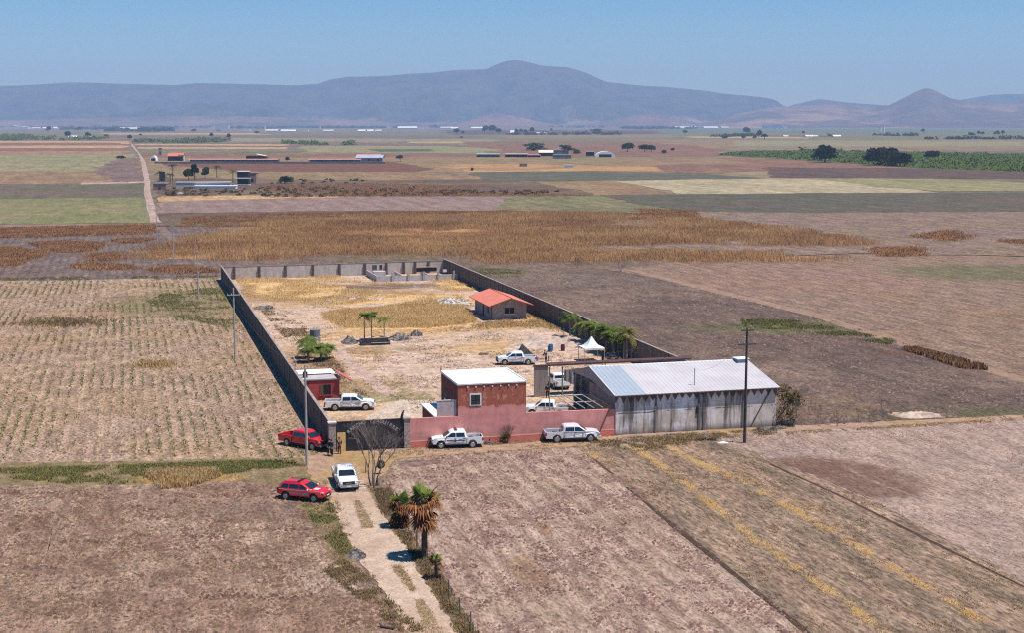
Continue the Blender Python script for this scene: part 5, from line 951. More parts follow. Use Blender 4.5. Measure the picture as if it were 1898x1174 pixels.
# ---------------------------------------------------------------- things lying in the yard
def heap(name, label, cat, loc, w, d, h, m, seed, n=26, group=None, rz=0.):
    r = np.random.default_rng(seed); x, y = np.meshgrid(np.linspace(-1, 1, n), np.linspace(-1, 1, n)); q = np.clip(1-(x*x+y*y)**.8, 0, 1); z = h*q**.7*(.75+.5*fbm2(x*2+9, y*2+9, seed, 5))-.02
    z += .25*h*(fbm2(x*7+3, y*7+3, seed+1, 3))*np.clip(q*3, 0, 1); v = np.stack([x*w/2, y*d/2, z], -1).reshape(-1, 3); a = (np.arange(n-1)[:, None]*n+np.arange(n-1)[None]).ravel()
    o = rawmesh(name, v, np.stack([a, a+1, a+1+n, a+n], 1), m); o.location = (*loc, 0); o.rotation_euler = (0, 0, TH+rz); tag(o, label, cat, group); return o
earth = mat('heap_earth', C(190, 168, 150), C(148, 126, 112), .9, .95, .05, isl=0); rockm = mat('heap_rock', C(190, 178, 166), C(104, 94, 88), 1.6, .95, .06, thr=(.45, .55)); darkrock = mat('dark_rock', C(130, 120, 114), C(58, 52, 50), 2.2, .95, .06, thr=(.42, .56))
heap('dirt_heap', 'large pale dirt heap beside the right wall behind the peaked tent', 'dirt heap', G(43.5, 62), 9, 15, .9, earth, 1, rz=.1); heap('dirt_heap', 'lower pale dirt heap stretching left of the large heap', 'dirt heap', G(39, 60), 8, 8, .6, earth, 2)
heap('dirt_heap', 'flat pale dirt heap by the track right of the shed', 'dirt heap', P(1700, 771), 5.6, 3.5, .45, earth, 3); heap('rubble_heap', 'pale heap of broken stone left of the small orange roofed house', 'rubble', G(38.0, 112), 7, 11, 1.0, rockm, 4)
heap('rubble_heap', 'low rubble line with pale blocks behind the tall straw', 'rubble', G(22, 123), 12, 3, .4, rockm, 5); heap('dark_boulder', 'dark grey boulder right of the stone ring', 'boulder', G(24.0, 74.5), 2.0, 2.0, 1.25, darkrock, 6); heap('stone_mound', 'dark stone mound on the right side of the stone ring', 'stone mound', G(20.5, 71.5), 4.6, 3.5, .9, darkrock, 7)
heap('stone_mound', 'patchy stone mound at the left side of the stone ring', 'stone mound', G(12.8, 70.5), 2.6, 5, .8, darkrock, 8); heap('soil_mound', 'straw coloured soil mound inside the stone ring', 'soil mound', G(17.3, 71), 5, 4, .6, mat('tan_mound', C(200, 160, 112), C(176, 140, 98), 1.2, .95, .04), 9)
heap('scrap_heap', 'dark scrap heap with a white end by the left wall', 'scrap heap', G(4.2, 114), 4, 3, .7, darkrock, 10)
heap('dark_stones', 'low line of dark stones at the right foot of the long shed', 'stones', P(1425, 798), 4.5, .9, .45, darkrock, 12); heap('dark_strip', 'small dark strip left of the pole in front of the shed', 'scrap', P(1315, 817), 1.6, .6, .12, black, 13); heap('plaster_scrap', 'white plaster scrap on the track beside the wooden pole', 'scrap', P(1340, 822), 1.4, .7, .12, white, 14)  # the black one is a low dark strip left of the wooden pole
heap('brush_pile', 'grey brush pile on the left edge of the drive', 'brush', P(660, 1030), 1.6, 3.0, .4, darkrock, 15); heap('dirt_heap', 'dark low earth heap at the top of the furrowed field', 'dirt heap', P(770, 862), 3.2, 2.0, .28, cm1, 16)
lg = empty('log', 'short dark log lying on the ground at the bottom of the picture', 'log', (*P(716, 1166), 0), -.4); MB().tube([(-.55, .12, .25), (-.35, 0, .1), (.4, -.05, .09), (.6, -.1, .12)], [.07, .09, .1, .08], 8).build('trunk', woodp, lg)
bs = root('basin', 'long dark trough with a pale rim in front of the stone ring', 'basin', 14.0, 66.5)
MB().b2(0, 4.4, 0, .15, 0, .35).b2(0, 4.4, 1.5, 1.65, 0, .9).b2(0, .15, .15, 1.5, 0, .6).b2(4.25, 4.4, .15, 1.5, 0, .6).build('wall', mat('basin_dark', (.04, .04, .04), (.08, .07, .07)), bs); MB().b2(1.5, 4.4, -.06, .16, .35, .41).build('rim', steel, bs)
tn = root('tent', 'white peaked tent canopy on thin legs near the right wall', 'tent', 42.9, 45.0); n = 6; b = MB(); S_ = 1.45
for k in range(4):
    for i in range(n+1):
        t = i/n; rr = S_*(1-t)+.06*t; zz = 2.0+1.45*t**2.1; c = [(-1, -1), (1, -1), (1, 1), (-1, 1)][k]; b.v.append((c[0]*rr, c[1]*rr, zz))
for k in range(4):
    for i in range(n): a = k*(n+1)+i; c = ((k+1) % 4)*(n+1)+i; b.f.append((a, c, c+1, a+1)); b.mi.append(0)
o = b.build('canopy', mat('tent_white', (.78, .79, .8), (.7, .71, .73), .8, .7), tn); sd = o.modifiers.new('s', 'SOLIDIFY'); sd.thickness = .015
MB().b2(-1.46, 1.46, -1.47, -1.45, 1.75, 2.0).b2(1.45, 1.47, -1.45, 1.45, 1.75, 2.0).build('valance', white, tn)
for a, c in ((-1, -1), (1, -1), (1, 1), (-1, 1)): MB().tube([(a*1.42, c*1.42, 0), (a*1.42, c*1.42, 2.0)], .04, 6).build('leg', steel, tn)
MB().b2(1.1, 1.4, -1.3, -1.2, 0, 1.6).build('rolled_side', dark, tn)
bluem = mat('blue_plastic', (.02, .10, .24), (.03, .12, .26), 1, .4)
def barrel(label, loc, m=bluem, h=.95):
    r = empty('barrel', label, 'barrel', (*loc, 0), 0, 'barrels in the yard'); MB().tube([(0, 0, 0), (0, 0, .05), (0, 0, h*.33), (0, 0, h*.36), (0, 0, h*.66), (0, 0, h*.69), (0, 0, h-.04), (0, 0, h)], [.27, .3, .3, .32, .32, .3, .3, .27], 16).build('drum', m, r); MB().tube([(0, 0, h), (0, 0, h+.03)], .25, 16).build('lid', trim, r)
barrel('blue barrel standing alone on the dirt right of the junk', G(39.6, 54.0)); barrel('second blue barrel, close behind the first one', G(40.0, 54.9)); barrel('dark maroon barrel right of the blue barrels', G(41.6, 54.2), maroon)
tp = root('tarp_shelter', 'dark tarp pulled up into a peak behind the pickup in the middle of the yard', 'tarp', 34.6, 50.5)
MB().add([(-1.1, -1, 0), (1.9, -1.1, .1), (1.6, 1.2, 0), (-.9, 1, 0), (-.25, -.1, 2.0), (1.2, 0, .6)], [(0, 1, 5, 4), (1, 2, 5), (2, 3, 4, 5), (3, 0, 4)]).build('tarp', mat('tarp_dark', (.03, .035, .033), (.07, .065, .06), 2), tp); MB().tube([(-.25, -.1, 0), (-.25, -.1, 2.05)], .03, 6).build('prop', steel, tp)
jk = [('box', 35.2, 47.0, .9, .6, .5, bluem, 'blue crate of junk by the pickup tail'), ('box', 36.2, 47.8, 1.3, .8, .35, mat('pink_scrap', (.5, .3, .27)), 'pinkish flat board on the junk pile'), ('box', 33.6, 48.6, .7, .5, .6, maroon, 'small maroon box in the junk pile'), ('box', 37.2, 46.2, .5, .4, .9, mat('cream_box', (.6, .5, .4)), 'upright cream coloured box beside the person in blue'), ('box', 38.9, 42.5, 1.0, .5, .35, rust, 'rusty scrap lump behind the carport beam'), ('box', 40.3, 42.8, 1.1, .6, .4, rust, 'second rusty scrap lump, right of the first behind the carport'), ('box', 29.6, 54.0, 1.4, .6, .25, mat('brown_scrap', (.22, .14, .1)), 'brown plank scrap lying left of the pickup in the yard'), ('box', 31.6, 50.6, 1.6, .5, .3, rust, 'dark red scrap strip on the dirt before the junk pile'), ('box', 32.9, 49.8, 1.2, .8, .45, black, 'black bag beside the dark red scrap strip')]
for k_, s_, t_, w_, d_, h_, m_, lb in jk:
    r = root('scrap_box', lb, 'scrap', s_, t_, rz=random.uniform(-.5, .5)); MB().prism([(-w_/2, 0), (w_/2*.9, 0), (w_/2, h_*.7), (w_*.3, h_), (-w_*.4, h_*.85)], -d_/2, d_/2).build('body', m_, r, bevel=.03); MB().box((.05, 0, h_*.9), (w_*.7, d_*.8, .04), ry=.15).build('lid', m_, r)
bg = empty('black_bag', 'black plastic bag on the ground behind the tail of the police style pickup', 'bag', (*P(905, 824), 0)); o = heap('x', 'x', 'x', (0, 0), 1.0, .7, .42, black, 18, 14); o.name = 'sack'; o.parent = bg; o.rotation_euler = (0, 0, 0); del o['label']; del o['category']
MB().tube([(.1, 0, .35), (.2, 0, .6)], [.1, .03], 6).build('knot', black, bg)
o = heap('black_bag', 'round black bag lying on the ground right of the shed stones', 'bag', P(1466, 792), .9, .7, .6, black, 19, 14)
for i, (x, y) in enumerate(((614, 700), (600, 690))): bare('dry_shrub', ['dry brown shrub just behind the guard house awning', 'small dry shrub left of the brown one behind the guard house'][i], 'bush', P(x+18, y+6), [(random.uniform(-.6, .6), random.uniform(-.8, .8), j*.9, .5) for j in range(7)], .7, .02, 4, mat('tan_twig', (.34, .22, .14)) if i == 0 else greyb, .6, 60+i, part='stem')
for s_, t_, h_, lb in ((47.0, 53.3, 2.6, 'green shrub between the palms right of the peaked tent'), (47.2, 50.0, 2.8, 'dense green shrub under the middle palms of the right wall'), (47.4, 46.5, 2.6, 'green shrub under the half yellow palm')):
    r = empty('shrub', lb, 'shrub', (*G(s_, t_), 0), 0, 'shrubs along the right wall'); rs = int(s_*10+t_)
    v, f = crown_mesh('x', [(0, 0, h_, 1.2), (.6, .3, h_*.8, 1.), (-.6, -.3, h_*.9, .9)], 900, .12, rs); rawmesh('foliage', v, f, lfb, r); MB().tube([(0, 0, 0), (.05, 0, h_)], [.08, .04], 6).build('stem', barkm, r)

for q in ([(655, 930), (668, 930), (692, 975), (694, 980), (672, 982)], [(725, 1050), (745, 1050), (770, 1095), (765, 1100)], [(768, 1112), (784, 1112), (838, 1200), (800, 1200)]): p = scatter(q, 420); blades('dry_grass', p+rng.normal(0, .12, p.shape), .1, .05, dryg, 4, .15, 1.2)
for q, n in (([(600, 890), (618, 900), (646, 985), (668, 1040), (706, 1088), (740, 1150), (720, 1150), (640, 1040), (620, 985)], 1400), ([(690, 925), (716, 965), (756, 1020), (802, 1095), (850, 1174), (862, 1174), (812, 1090), (764, 1015), (722, 960)], 1400), ([(700, 836), (900, 832), (1140, 812), (1440, 797), (1440, 803), (1140, 822), (900, 842), (720, 852)], 1800), ([(762, 829), (1142, 806), (1142, 811), (762, 835)], 1200), ([(1290, 812), (1898, 776), (1898, 782), (1300, 816)], 1500)):
    p = scatter(q, n); blades('dry_grass', clumpy(p+rng.normal(0, .15, p.shape), 1.5, 0, 50), .16, .05, dryg, 4, .15, 1.2)

p = clumpy(scatter([(-120, 905), (520, 902), (620, 940), (660, 1050), (790, 1200), (800, 1300), (-200, 1300)], 16000), 2.5, .32, 61); blades('dry_grass', p, .1, .05, dryg, 5, .2, 1.5)
p = clumpy(scatter([(-120, 905), (520, 902), (620, 940), (660, 1050), (790, 1200), (-200, 1200)], 5000), 2.5, .5, 62); blades('green_weeds', p, .12, .05, grassg, 5, .2, 1.2)
p = clumpy(scatter([(735, 850), (1080, 828), (1500, 1174), (1700, 1300), (980, 1300), (705, 895)], 7000), 2.5, .5, 63); blades('dry_grass', p, .08, .05, dryg, 5, .2, 1.6)
p = clumpy(scatter([(-60, 530), (404, 520), (606, 840), (-60, 860)], 30000), 2.5, .25, 64); blades('dry_grass', p, .1, .06, leafmat('pale_litter', (226, 196, 160), (206, 172, 136), .2), 4, .25, 2.0)
# ---------------------------------------------------------------- far farms, trees, hedges
cream = mat('far_cream', (.62, .56, .48), None, .2); pinkf = mat('far_pink', (.55, .24, .2), (.45, .2, .17), .3); greyf = mat('far_grey', (.36, .36, .37), (.28, .28, .28), .2); tanf = mat('far_tan', (.42, .32, .25), (.32, .24, .19), .2); bluef = mat('far_blue_roof', (.34, .40, .50), (.28, .33, .42), .2); redf = mat('far_red_roof', (.62, .16, .11), (.5, .13, .09), .2); tealf = mat('far_teal_roof', (.30, .42, .38), None, .2)
def farb(px, py, wp, hp, dm, kind, roof, wall, label, group=None, rz=0., name='farm_building', wins=3):
    x, y = P(px, py); sc = 2650/y; w, h = wp/sc, hp/sc; r = empty(name, label, 'building', (x, y, 0), TH*0+rz, group)
    if kind == 'flat': MB().b2(-w/2, w/2, 0, dm, 0, h).build('wall', wall, r); MB().b2(-w/2-.2, w/2+.2, -.2, dm+.2, h, h+.3).build('roof', roof, r)
    elif kind == 'gable':
        hw = h*(.62 if wins else .3); MB().b2(-w/2, w/2, 0, dm, 0, hw).build('wall', wall, r); MB().prism([(-.4, hw-.15), (dm/2, h), (dm+.4, hw-.15), (dm/2, h-.2)], -w/2-.4, w/2+.4, 'x').build('roof', roof, r)
    elif kind == 'front':
        hw = h*.6; MB().b2(-w/2, w/2, 0, dm, 0, hw).build('wall', wall, r); MB().prism([(-w/2-.4, hw-.1), (0, h), (w/2+.4, hw-.1), (0, h-.2)], -.5, dm+.5).build('roof', roof, r)
    elif kind == 'tunnel':
        b = [(w/2*cos(pi*i/12), h*sin(pi*i/12)) for i in range(13)]; MB().prism(b, 0, dm).build('roof', roof, r); MB().b2(-w/2*.6, w/2*.6, -.1, 0, 0, h*.5).build('door', wall, r)
    elif kind == 'open':
        MB().prism([(-.4, h*.8), (dm/2, h), (dm+.4, h*.8), (dm/2, h-.25)], -w/2, w/2, 'x').build('roof', roof, r); MB().b2(-w/2, w/2, dm-.3, dm, 0, h*.8).build('wall', wall, r); n = max(3, int(w/6))
        for i in range(n+1): MB().b2(-w/2+(w-.3)*i/n, -w/2+(w-.3)*i/n+.3, 0, .3, 0, h*.8).build('post', greyf, r)
    if kind in ('flat', 'gable') and wins:
        for i in range(wins): a = -w/2+w*(i+.5)/wins; MB().b2(a-.6, a+.6, -.08, 0, h*.2, h*.45).build('window', dark, r)
    return r
wr, gw = mat('far_white_roof', (.85, .85, .83), None, .2), greyf
farb(377, 349, 100, 11, 5, 'flat', mat('pale_cement', (.55, .54, .53)), mat('cement_wall', (.5, .47, .44)), 'long low grey block building behind the white wall by the far palms', wins=0, rz=.1)
farb(398, 350, 78, 5, 5, 'flat', wr, white, 'long white low wall in front of the far palms', wins=0, name='white_wall')
farb(296, 352, 24, 12, 6, 'flat', greyf, mat('far_brick', (.33, .2, .16)), 'small brick hut with a grey roof beside the far track', wins=1)
fh = farb(450, 344, 20, 26, 6, 'flat', wr, dark, 'unfinished two storey house with white slabs right of the far palms', wins=0)
for z_ in (.15, 3.6): MB().b2(-4.3, 4.3, -1.6, 0, z_*1.0+.2, z_*1.0+.65).build('slab', wr, fh)
o = farb(468, 340, 14, 20, 7, 'flat', pinkf, mat('far_mauve', (.34, .22, .19)), 'mauve block tower joined to the unfinished two storey house', wins=1)
farb(300, 336, 8, 17, 3, 'flat', dark, mat('navy_tank', (.03, .035, .05)), 'dark upright tank tower beside the far track', name='tank_tower', wins=0)
farb(284, 298, 12, 10, 6, 'tunnel', wr, dark, 'small white arched shelter at the bend of the far track')
farb(297, 288, 6, 14, 3, 'flat', greyf, tanf, 'grey water tower behind the arched shelter', name='water_tower', wins=1)
farb(325, 298, 28, 15, 10, 'gable', redf, dark, 'red roofed farm house with dark porch left of the longest stable'); farb(336, 298, 10, 11, 5, 'flat', pinkf, cream, 'cream hut beside the red roofed farm house', wins=1)
farb(432, 301, 168, 7, 8, 'open', pinkf, tanf, 'longest stable with a pink roof behind the far palms', group='long stables'); farb(620, 301, 98, 7, 8, 'open', pinkf, tanf, 'second long stable with a pink roof, left of the blue roofed barn', group='long stables')
farb(474, 294, 36, 9, 12, 'front', mat('far_cream_roof', (.78, .56, .48)), dark, 'dark open barn with a cream roof behind the longest stable'); farb(684, 300, 50, 13, 22, 'gable', bluef, tanf, 'barn with a blue grey roof, right end of the stables'); farb(683, 293, 44, 8, 12, 'gable', redf, redf, 'bright red roof just behind the blue grey barn', wins=0)
farb(500, 303, 430, 3, .4, 'flat', greyf, greyf, 'low grey wall running along the stables', wins=0, name='low_wall')
farb(905, 291, 44, 7, 8, 'open', tealf, tanf, 'long low shed with a teal roof in the far middle', group='far middle sheds'); farb(957, 291, 42, 7, 8, 'open', mat('far_mauve_roof', (.5, .38, .36)), dark, 'long low shed with a mauve roof, right of the teal roofed one', group='far middle sheds'); farb(990, 291, 24, 5, 8, 'open', pinkf, dark, 'short reddish shed touching the cream roofed one', group='far middle sheds')
farb(1012, 289, 26, 11, 14, 'gable', mat('far_cream_roof2', (.78, .66, .52)), dark, 'shed with a cream roof and dark mouth in the far middle farm'); farb(1040, 287, 28, 14, 20, 'front', mat('far_slate', (.26, .27, .30)), mat('far_slate_wall', (.22, .22, .24)), 'large slate grey barn in the far middle farm'); farb(1042, 294, 34, 7, 10, 'flat', mat('far_silver', (.34, .38, .42)), mat('far_slate_wall2', (.2, .21, .23)), 'low silver roofed shed in front of the slate barn', wins=2)
farb(1094, 289, 14, 8, 10, 'flat', bluef, dark, 'small dark shed with a blue roof left of the white tunnel', wins=0); farb(1122, 291, 38, 11, 14, 'tunnel', wr, dark, 'white tunnel greenhouse in the far middle farm', name='greenhouse')
farb(1055, 311, 16, 5, 3, 'flat', white, white, 'white trailer on the straw coloured field', name='trailer', wins=0); farb(970, 309, 14, 5, 4, 'flat', dark, tanf, 'small dark hut on the straw coloured field', name='hut', wins=0); farb(875, 316, 5, 8, 2, 'front', dark, dark, 'tiny dark tent left of the grey crop', name='hut', wins=0)
F_ = [(22, 237, 60, 7, 60, 'front', 'widest white greenhouse at the far left edge'), (66, 237, 16, 4, 40, 'gable', 'first small white building right of the widest greenhouse'), (86, 237, 16, 4, 40, 'gable', 'second small white building right of the widest greenhouse'), (102, 236, 8, 4, 30, 'gable', 'third and smallest white building right of the widest greenhouse'), (242, 240, 44, 6, 60, 'gable', 'long white greenhouse above the left green hedge'), (324, 239, 18, 6, 50, 'flat', 'short bright white block in the far left middle'), (397, 235, 12, 5, 60, 'flat', 'upper white block of the stepped pair'), (411, 238, 24, 7, 60, 'flat', 'lower white block of the stepped pair'), (405, 243, 8, 5, 30, 'flat', 'little white house under the stepped pair'), (457, 242, 12, 4, 30, 'flat', 'thin white building right of the stepped pair'), (504, 243, 22, 5, 40, 'gable', 'white factory hall next to the white chimney'), (534, 243, 28, 4, 40, 'gable', 'low long hall right of the factory hall'), (566, 243, 10, 4, 30, 'flat', 'short white end hall of the factory row'), (608, 243, 20, 4, 40, 'gable', 'white hall on its own right of the factory row'), (670, 243, 14, 4, 40, 'gable', 'left hall of the middle white trio'), (686, 243, 12, 4, 40, 'gable', 'middle hall of the middle white trio'), (701, 243, 12, 4, 40, 'gable', 'right hall of the middle white trio'), (755, 235, 36, 5, 60, 'gable', 'long pale roof at the foot of the mountain, left one'), (780, 238, 10, 4, 40, 'flat', 'small pale building under the left long pale roof'), (828, 234, 24, 4, 60, 'gable', 'long pale roof at the foot of the mountain, second one'), (842, 237, 14, 4, 60, 'gable', 'pale roof just under the second long roof'), (884, 235, 22, 4, 60, 'gable', 'pale roof left of the bare pink hill'), (898, 230.6, 13, 4, 60, 'flat', 'higher white block before the bare pink hill, left'), (913, 230.6, 11, 4, 60, 'flat', 'higher white block before the bare pink hill, right'), (950, 247, 8, 7, 20, 'gable', 'white gabled house beside a dark tree row'), (1002, 247, 24, 3, 20, 'gable', 'thin white roof right of the dark tree row'), (1272, 232, 40, 4, 80, 'gable', 'long thin white roof at the right foot of the mountain, left one'), (1318, 232, 26, 4, 80, 'gable', 'thin pale roof at the right foot of the mountain, middle one'), (1344, 232, 14, 4, 80, 'gable', 'short pale roof at the right foot of the mountain'), (1432, 234, 32, 7, 60, 'flat', 'bright white factory under the dip between the hills'), (1455, 232, 7, 4, 60, 'flat', 'little white block right of the bright factory'), (1457, 253, 9, 4, 20, 'gable', 'white hut alone on the right plain'), (1497, 253, 6, 4, 20, 'gable', 'left hut of the three white huts'), (1505, 253, 7, 4, 20, 'gable', 'middle hut of the three white huts'), (1513, 253, 7, 4, 20, 'gable', 'right hut of the three white huts'), (1552, 253, 14, 4, 20, 'gable', 'cream building right of the three white huts'), (134, 255, 16, 5, 14, 'gable', 'white roofed house in the left hedge'), (172, 256, 14, 5, 14, 'gable', 'second white roofed house in the left hedge')]
for i_, a in enumerate(F_): farb(a[0], max(a[1] if a[1] > 238 else 0, 236.7+max(0, a[1]-230)*.22), a[2], a[3]*.85, *a[4:6], wr if i_ % 3 != 1 else cream, [white, cream, greyf][i_ % 3], a[6], group='far white buildings on the plain', name='far_building', wins=0)
for px, py, h, lb in ((491, 243, 11, 'white chimney left of the factory row'), (1638, 246, 14, 'tall white tower of the right far plant'), (1632, 243, 9, 'short white tower left of the tall far tower'), (593, 238, 5, 'white water tank on the far plain')):
    x, y = P(px, py); sc = 2650/y; r = empty('tower', lb, 'tower', (x, y, 0)); MB().tube([(0, 0, 0), (0, 0, h/sc)], [1.6/sc, 1.1/sc], 10).build('shaft', white, r); MB().tube([(0, 0, h/sc), (0, 0, (h+.8)/sc)], [1.3/sc, 1.3/sc], 10).build('cap', greyf, r)
T_ = [('dark', 1529, 301, 36, 40, 'tall dark tree, left one standing at the edge of the green thicket'), ('dark', 1632, 306, 50, 41, 'largest dark tree in front of the green thicket'), ('dark', 1668, 308, 38, 32, 'dark tree touching the right side of the largest one'), ('dark', 1727, 295, 24, 20, 'dark brownish tree inside the green thicket on the right'),
('round', 1163, 281, 20, 17, 'round tree on the open field, left of the twin tree'), ('round', 1195, 281, 18, 14, 'left half of the twin tree on the open field'), ('round', 1207, 281, 16, 13, 'right half of the twin tree on the open field'), ('low', 990, 279, 36, 16, 'broad green tree left behind the far middle farm'), ('low', 1054, 279, 28, 12, 'broad green tree behind the slate barn'), ('round', 1231, 286, 8, 9, 'small dark round bush right of the twin tree'), ('bush', 1248, 279, 10, 7, 'green bush above the small dark round bush'), ('low', 1068, 285, 14, 9, 'yellowish tree beside the slate barn'),
('slim', 361, 334, 12, 40, 'tallest dark tree of the palm farm'), ('round', 350, 334, 16, 22, 'dark rounded tree at the foot of the tallest one'), ('round', 380, 331, 15, 22, 'green round tree right of the tallest dark one'), ('bush', 528, 340, 24, 18, 'green bush standing alone right of the unfinished house'), ('slim', 532, 301, 7, 14, 'small dark tree between the two long stables'), ('open', 742, 300, 14, 15, 'loose twiggy tree right of the blue grey barn'), ('bush', 225, 294, 14, 8, 'grey bush left of the far track'), ('bush', 766, 348, 6, 5, 'small dark bush on the brown scrub'),
('round', 89, 245, 10, 12, 'dark tree above the left hedge, left one'), ('round', 145, 243, 10, 9, 'dark tree above the left hedge, right one'), ('round', 126, 256, 9, 14, 'dark tree over the first white house of the left hedge'), ('slim', 162, 256, 10, 15, 'pointed dark tree over the second white house'), ('round', 197, 253, 8, 5, 'small round tree in the straw strip'), ('round', 240, 259, 8, 10, 'dark tree at the top of the far track'), ('round', 261, 252, 5, 5, 'tiny dark tree right of the track top'), ('slim', 393, 256, 8, 14, 'dark tree rising from the far green hedge, left one'), ('slim', 425, 259, 8, 16, 'dark tree rising from the far green hedge, right one'), ('round', 359, 245, 8, 7, 'round tree above the far green hedge'), ('round', 476, 248, 7, 6, 'round tree left of the white chimney'),
('slim', 807, 237, 4, 9, 'thin dark tree near the long pale roofs'), ('round', 846, 248, 10, 11, 'grey green tree in the far middle, left one'), ('round', 858, 248, 5, 6, 'little tree right of the grey green one'), ('round', 856, 256, 6, 4, 'small dark bush on the far middle field'), ('round', 898, 246, 12, 14, 'left tree of the dense clump before the pink hill'), ('round', 912, 246, 12, 15, 'middle tree of the dense clump before the pink hill'), ('round', 924, 248, 9, 11, 'right tree of the dense clump before the pink hill'), ('round', 958, 247, 8, 9, 'first tree of the dark row beside the gabled house'), ('round', 966, 247, 7, 9, 'second tree of the dark row beside the gabled house'), ('round', 974, 247, 6, 8, 'third tree of the dark row beside the gabled house'), ('round', 985, 247, 9, 12, 'fourth and tallest tree of the dark row'), ('round', 1022, 243, 4, 6, 'single small tree left of the smoke'), ('low', 1075, 249, 20, 7, 'low dark trees right of the smoke'), ('low', 1105, 248, 20, 11, 'taller dark trees right of the smoke'), ('low', 1134, 248, 18, 6, 'last low trees of the row right of the smoke'), ('round', 1270, 248, 8, 8, 'lone round tree on the right plain'), ('round', 1384, 249, 12, 14, 'tall grey green tree on the right plain'), ('round', 1378, 258, 6, 8, 'little tree by the pale strip, left one'), ('round', 1398, 258, 7, 8, 'little tree by the pale strip, right one'), ('round', 1406, 256, 10, 16, 'leaning dark tree of the pair on the pale strip'), ('slim', 1417, 258, 10, 14, 'second dark tree of the pair on the pale strip'), ('round', 1343, 258, 9, 7, 'bush at the left end of the pale strip'), ('round', 1489, 249, 5, 7, 'small tree left of the three white huts'), ('low', 1540, 252, 12, 6, 'dark tree beside the cream building'), ('slim', 1711, 247, 6, 12, 'slim tree between the towers and the poplars'), ('slim', 1663, 250, 5, 6, 'small tree right of the far towers'),
('low', 1802, 251, 14, 7, 'low tree left of the poplars'), ('slim', 1813, 251, 6, 12, 'first poplar of the far right row'), ('slim', 1821, 251, 6, 10, 'second poplar of the far right row'), ('slim', 1843, 251, 6, 10, 'third poplar of the far right row'), ('round', 1850, 251, 8, 10, 'fourth tree of the far right row'), ('slim', 1858, 251, 6, 13, 'fifth and tallest poplar of the far right row'), ('low', 1489, 279, 14, 8, 'pale green tree at the top of the thicket, left of the tall tree')]
for k, px, py, w, h, lb in T_: tree(k, px, py, w, h, lb, group='trees standing on the plain')
for s_, px, py, h_, lb in ((0, 320, 336, 36, 'dark palm left of the tallest dark tree in the far farm'), (1, 303, 340, 16, 'low palm by the dark tank tower'), (2, 402, 330, 26, 'palm with drooping head right of the green round tree'), (3, 432, 338, 26, 'green palm left of the unfinished two storey house'), (4, 296, 338, 22, 'leaning palm beside the dark tank tower'), (5, 316, 340, 20, 'small bright palm under the dark palm')):
    y = P(px, py)[1]; sc = 2650/y; feather_palm(lb, P(px, py), h_/sc*.8, 3.8, 22, m=lfd if s_ in (0, 4, 1) else lf1, r0=.25, group='palms of the far farm')
# thickets and hedges: masses nobody could count
def thicket(name, polys, n, hp, m, leaf=.5, sz=1.):
    vs, fs, k = [], [], 0
    for q, nn in polys:
        p = scatter(q, nn)
        for i, (x, y) in enumerate(p):
            w = sz*random.uniform(.6, 1.5); c = rng.normal(0, 1, (n, 3)); c /= np.linalg.norm(c, axis=1)[:, None]; c[:, 2] = np.abs(c[:, 2]); rr = w*rng.random((n, 1))**.3; c = c*rr*np.array([1, 1, hp]); c[:, :2] += (x, y)
            a = rng.normal(0, 1, (n, 3)); a /= np.linalg.norm(a, axis=1)[:, None]; b = np.cross(a, rng.normal(0, 1, (n, 3))); b /= np.linalg.norm(b, axis=1)[:, None]; s = leaf*(.5+rng.random((n, 1)))
            vs.append(np.stack([c-a*s, c+b*s*.7, c+a*s, c-b*s*.7], 1).reshape(-1, 3)); fs.append(np.arange(n*4).reshape(-1, 4)+k); k += n*4
    o = rawmesh(name, np.concatenate(vs), np.concatenate(fs), m); o['kind'] = 'stuff'; return o
thk = leafmat('thicket_leaf', (120, 136, 70), (98, 116, 60), .15, up=.8)
thicket('thicket', [([(1330, 287), (1420, 282), (1480, 282), (1500, 280), (1720, 285), (1960, 290), (1960, 321), (1760, 314), (1640, 308), (1540, 300), (1430, 292)], 1500)], 46, .6, thk, .8, 4.5)
thicket('hedge', [([(-30, 257), (100, 256), (100, 259), (-30, 261)], 60), ([(0, 252), (60, 250), (60, 255), (0, 256)], 30), ([(300, 263), (420, 260), (430, 263), (310, 266)], 90), ([(110, 258), (200, 256), (200, 258), (110, 260)], 30), ([(250, 262), (300, 262), (300, 264), (250, 264)], 16), ([(525, 266), (545, 265), (610, 268), (600, 269)], 22), ([(640, 268), (655, 268), (655, 269), (640, 269)], 8)], 40, .9, thk, 1.4, 7)
thicket('hedge', [([(940, 248.5), (1150, 248), (1150, 249.5), (940, 250)], 60), ([(1310, 253), (1400, 251), (1400, 252), (1320, 254)], 40), ([(1720, 257), (1900, 257), (1900, 258), (1720, 258)], 30), ([(1620, 250), (1700, 251), (1700, 252), (1620, 251)], 20)], 36, .7, lf1, 2.0, 9)
wd = leafmat('woodland_leaf', (78, 86, 60), (64, 72, 52), .3, up=.4)
thicket('far_woods', [([(-100, 235.2), (900, 235.2), (900, 236.1), (-100, 236.1)], 420), ([(120, 238), (235, 238), (235, 240), (120, 240)], 40), ([(265, 238), (310, 238), (310, 241), (265, 241)], 20), ([(420, 237), (740, 236), (740, 237), (420, 238)], 70), ([(1150, 236), (1290, 236), (1290, 239), (1150, 239.5)], 60), ([(900, 235), (2000, 235), (2000, 236), (900, 236)], 420), ([(200, 242), (320, 242), (320, 243.5), (200, 243.5)], 24)], 26, .6, wd, 7, 19)
thicket('scrub', [([(480, 346), (1060, 356), (960, 362), (480, 366)], 190), ([(290, 345), (480, 350), (480, 362), (300, 366)], 60), ([(520, 330), (680, 334), (660, 342), (500, 342)], 30)], 26, .7, leafmat('scrub_leaf', (120, 96, 74), (96, 88, 60), .3), .5, 1.2)
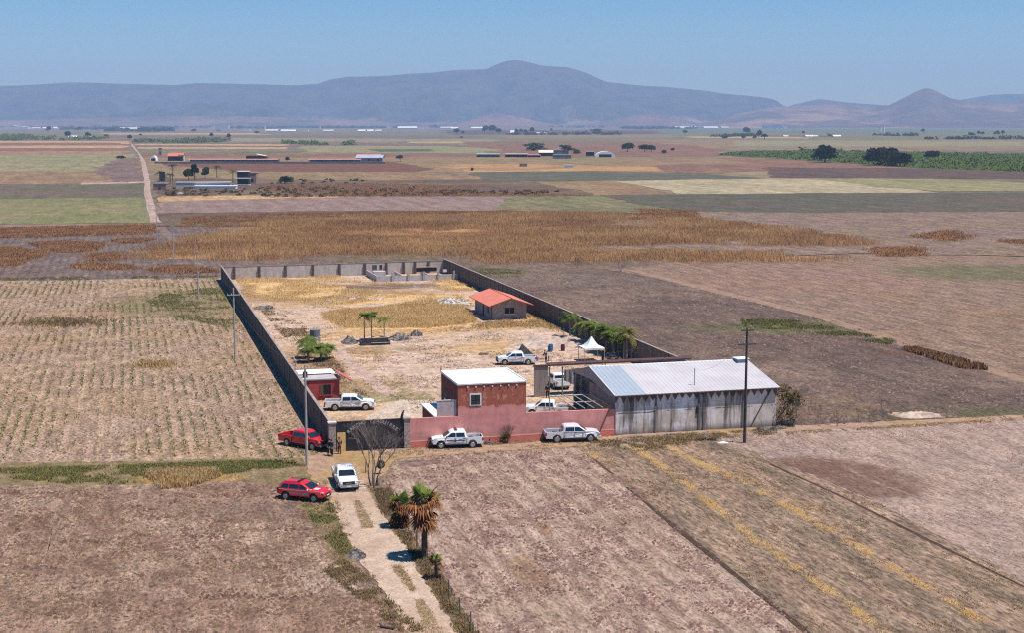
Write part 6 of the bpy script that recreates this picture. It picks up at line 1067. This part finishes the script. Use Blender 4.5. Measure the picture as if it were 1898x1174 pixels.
# beasts grazing by the far farm
def cow(label, px, py, rz, m):
    r = empty('cow', label, 'cow', (*P(px, py), 0), rz, None)
    pts = [(0, 0, 1.05), (.45, 0, 1.1), (.8, 0, 1.12), (1.05, 0, 1.2), (1.3, 0, 1.0), (1.52, 0, .8), (-.45, 0, 1.08), (-.78, 0, 1.1), (-.95, 0, .9), (-1.0, 0, .5)]; ed = [(0, 1), (1, 2), (2, 3), (3, 4), (4, 5), (0, 6), (6, 7), (7, 8), (8, 9)]; rad = [.36, .36, .3, .19, .15, .09, .34, .22, .05, .03]
    for s in (-1, 1):
        for bx, bi, q in ((.6, 2, ((.62, .16, .7), (.6, .17, .38), (.63, .17, .05))), (-.6, 7, ((-.62, .17, .75), (-.78, .18, .42), (-.68, .18, .05)))):
            a = bi
            for p, w in zip(q, (.13, .07, .06)): pts.append((p[0], s*p[1], p[2])); rad.append(w); ed.append((a, len(pts)-1)); a = len(pts)-1
        pts.append((1.25, s*.2, 1.1)); rad.append(.04); ed.append((4, len(pts)-1))
    me = bpy.data.meshes.new('body'); me.from_pydata(pts, ed, []); o = link('body', me, m, r); o.modifiers.new('skin', 'SKIN'); bm = bmesh.new(); bm.from_mesh(me); ly = bm.verts.layers.skin.verify(); bm.verts.ensure_lookup_table()
    for i, q in enumerate(rad): bm.verts[i][ly].radius = (q, q)
    bm.verts[0][ly].use_root = True; bm.to_mesh(me); bm.free(); o.modifiers.new('sub', 'SUBSURF').render_levels = 1; r.scale = (1.15,)*3
cow('black cow with its head lowered by the far track', 323, 363, 2.9, mat('cow_black', (.02, .02, .02))); cow('white cow next to the black one by the far track', 333, 363, .5, mat('cow_white', (.6, .58, .55))); cow('dark cow alone on the pinkish ploughed edge right of the pair', 488, 364, .1, mat('cow_dark', (.03, .025, .02)))
# smoke column far off
b = MB(); x, y = P(1062, 250); b.tube([(0, 0, 0), (-4, 0, 22), (-9, 0, 48), (-16, 0, 80)], [7, 13, 19, 26], 14); sm = b.build('smoke', bpy.data.materials.new('smoke'), smooth=True, loc=(x, y, 0)); sm['kind'] = 'stuff'
sm_ = sm.data.materials[0]; sm_.use_nodes = True; nn = sm_.node_tree.nodes; nn.remove(nn['Principled BSDF']); pv = nn.new('ShaderNodeVolumePrincipled'); pv.inputs['Color'].default_value = (.85, .85, .88, 1); pv.inputs['Density'].default_value = 3.5e-3
sm_.node_tree.links.new(pv.outputs[0], nn['Material Output'].inputs['Volume'])
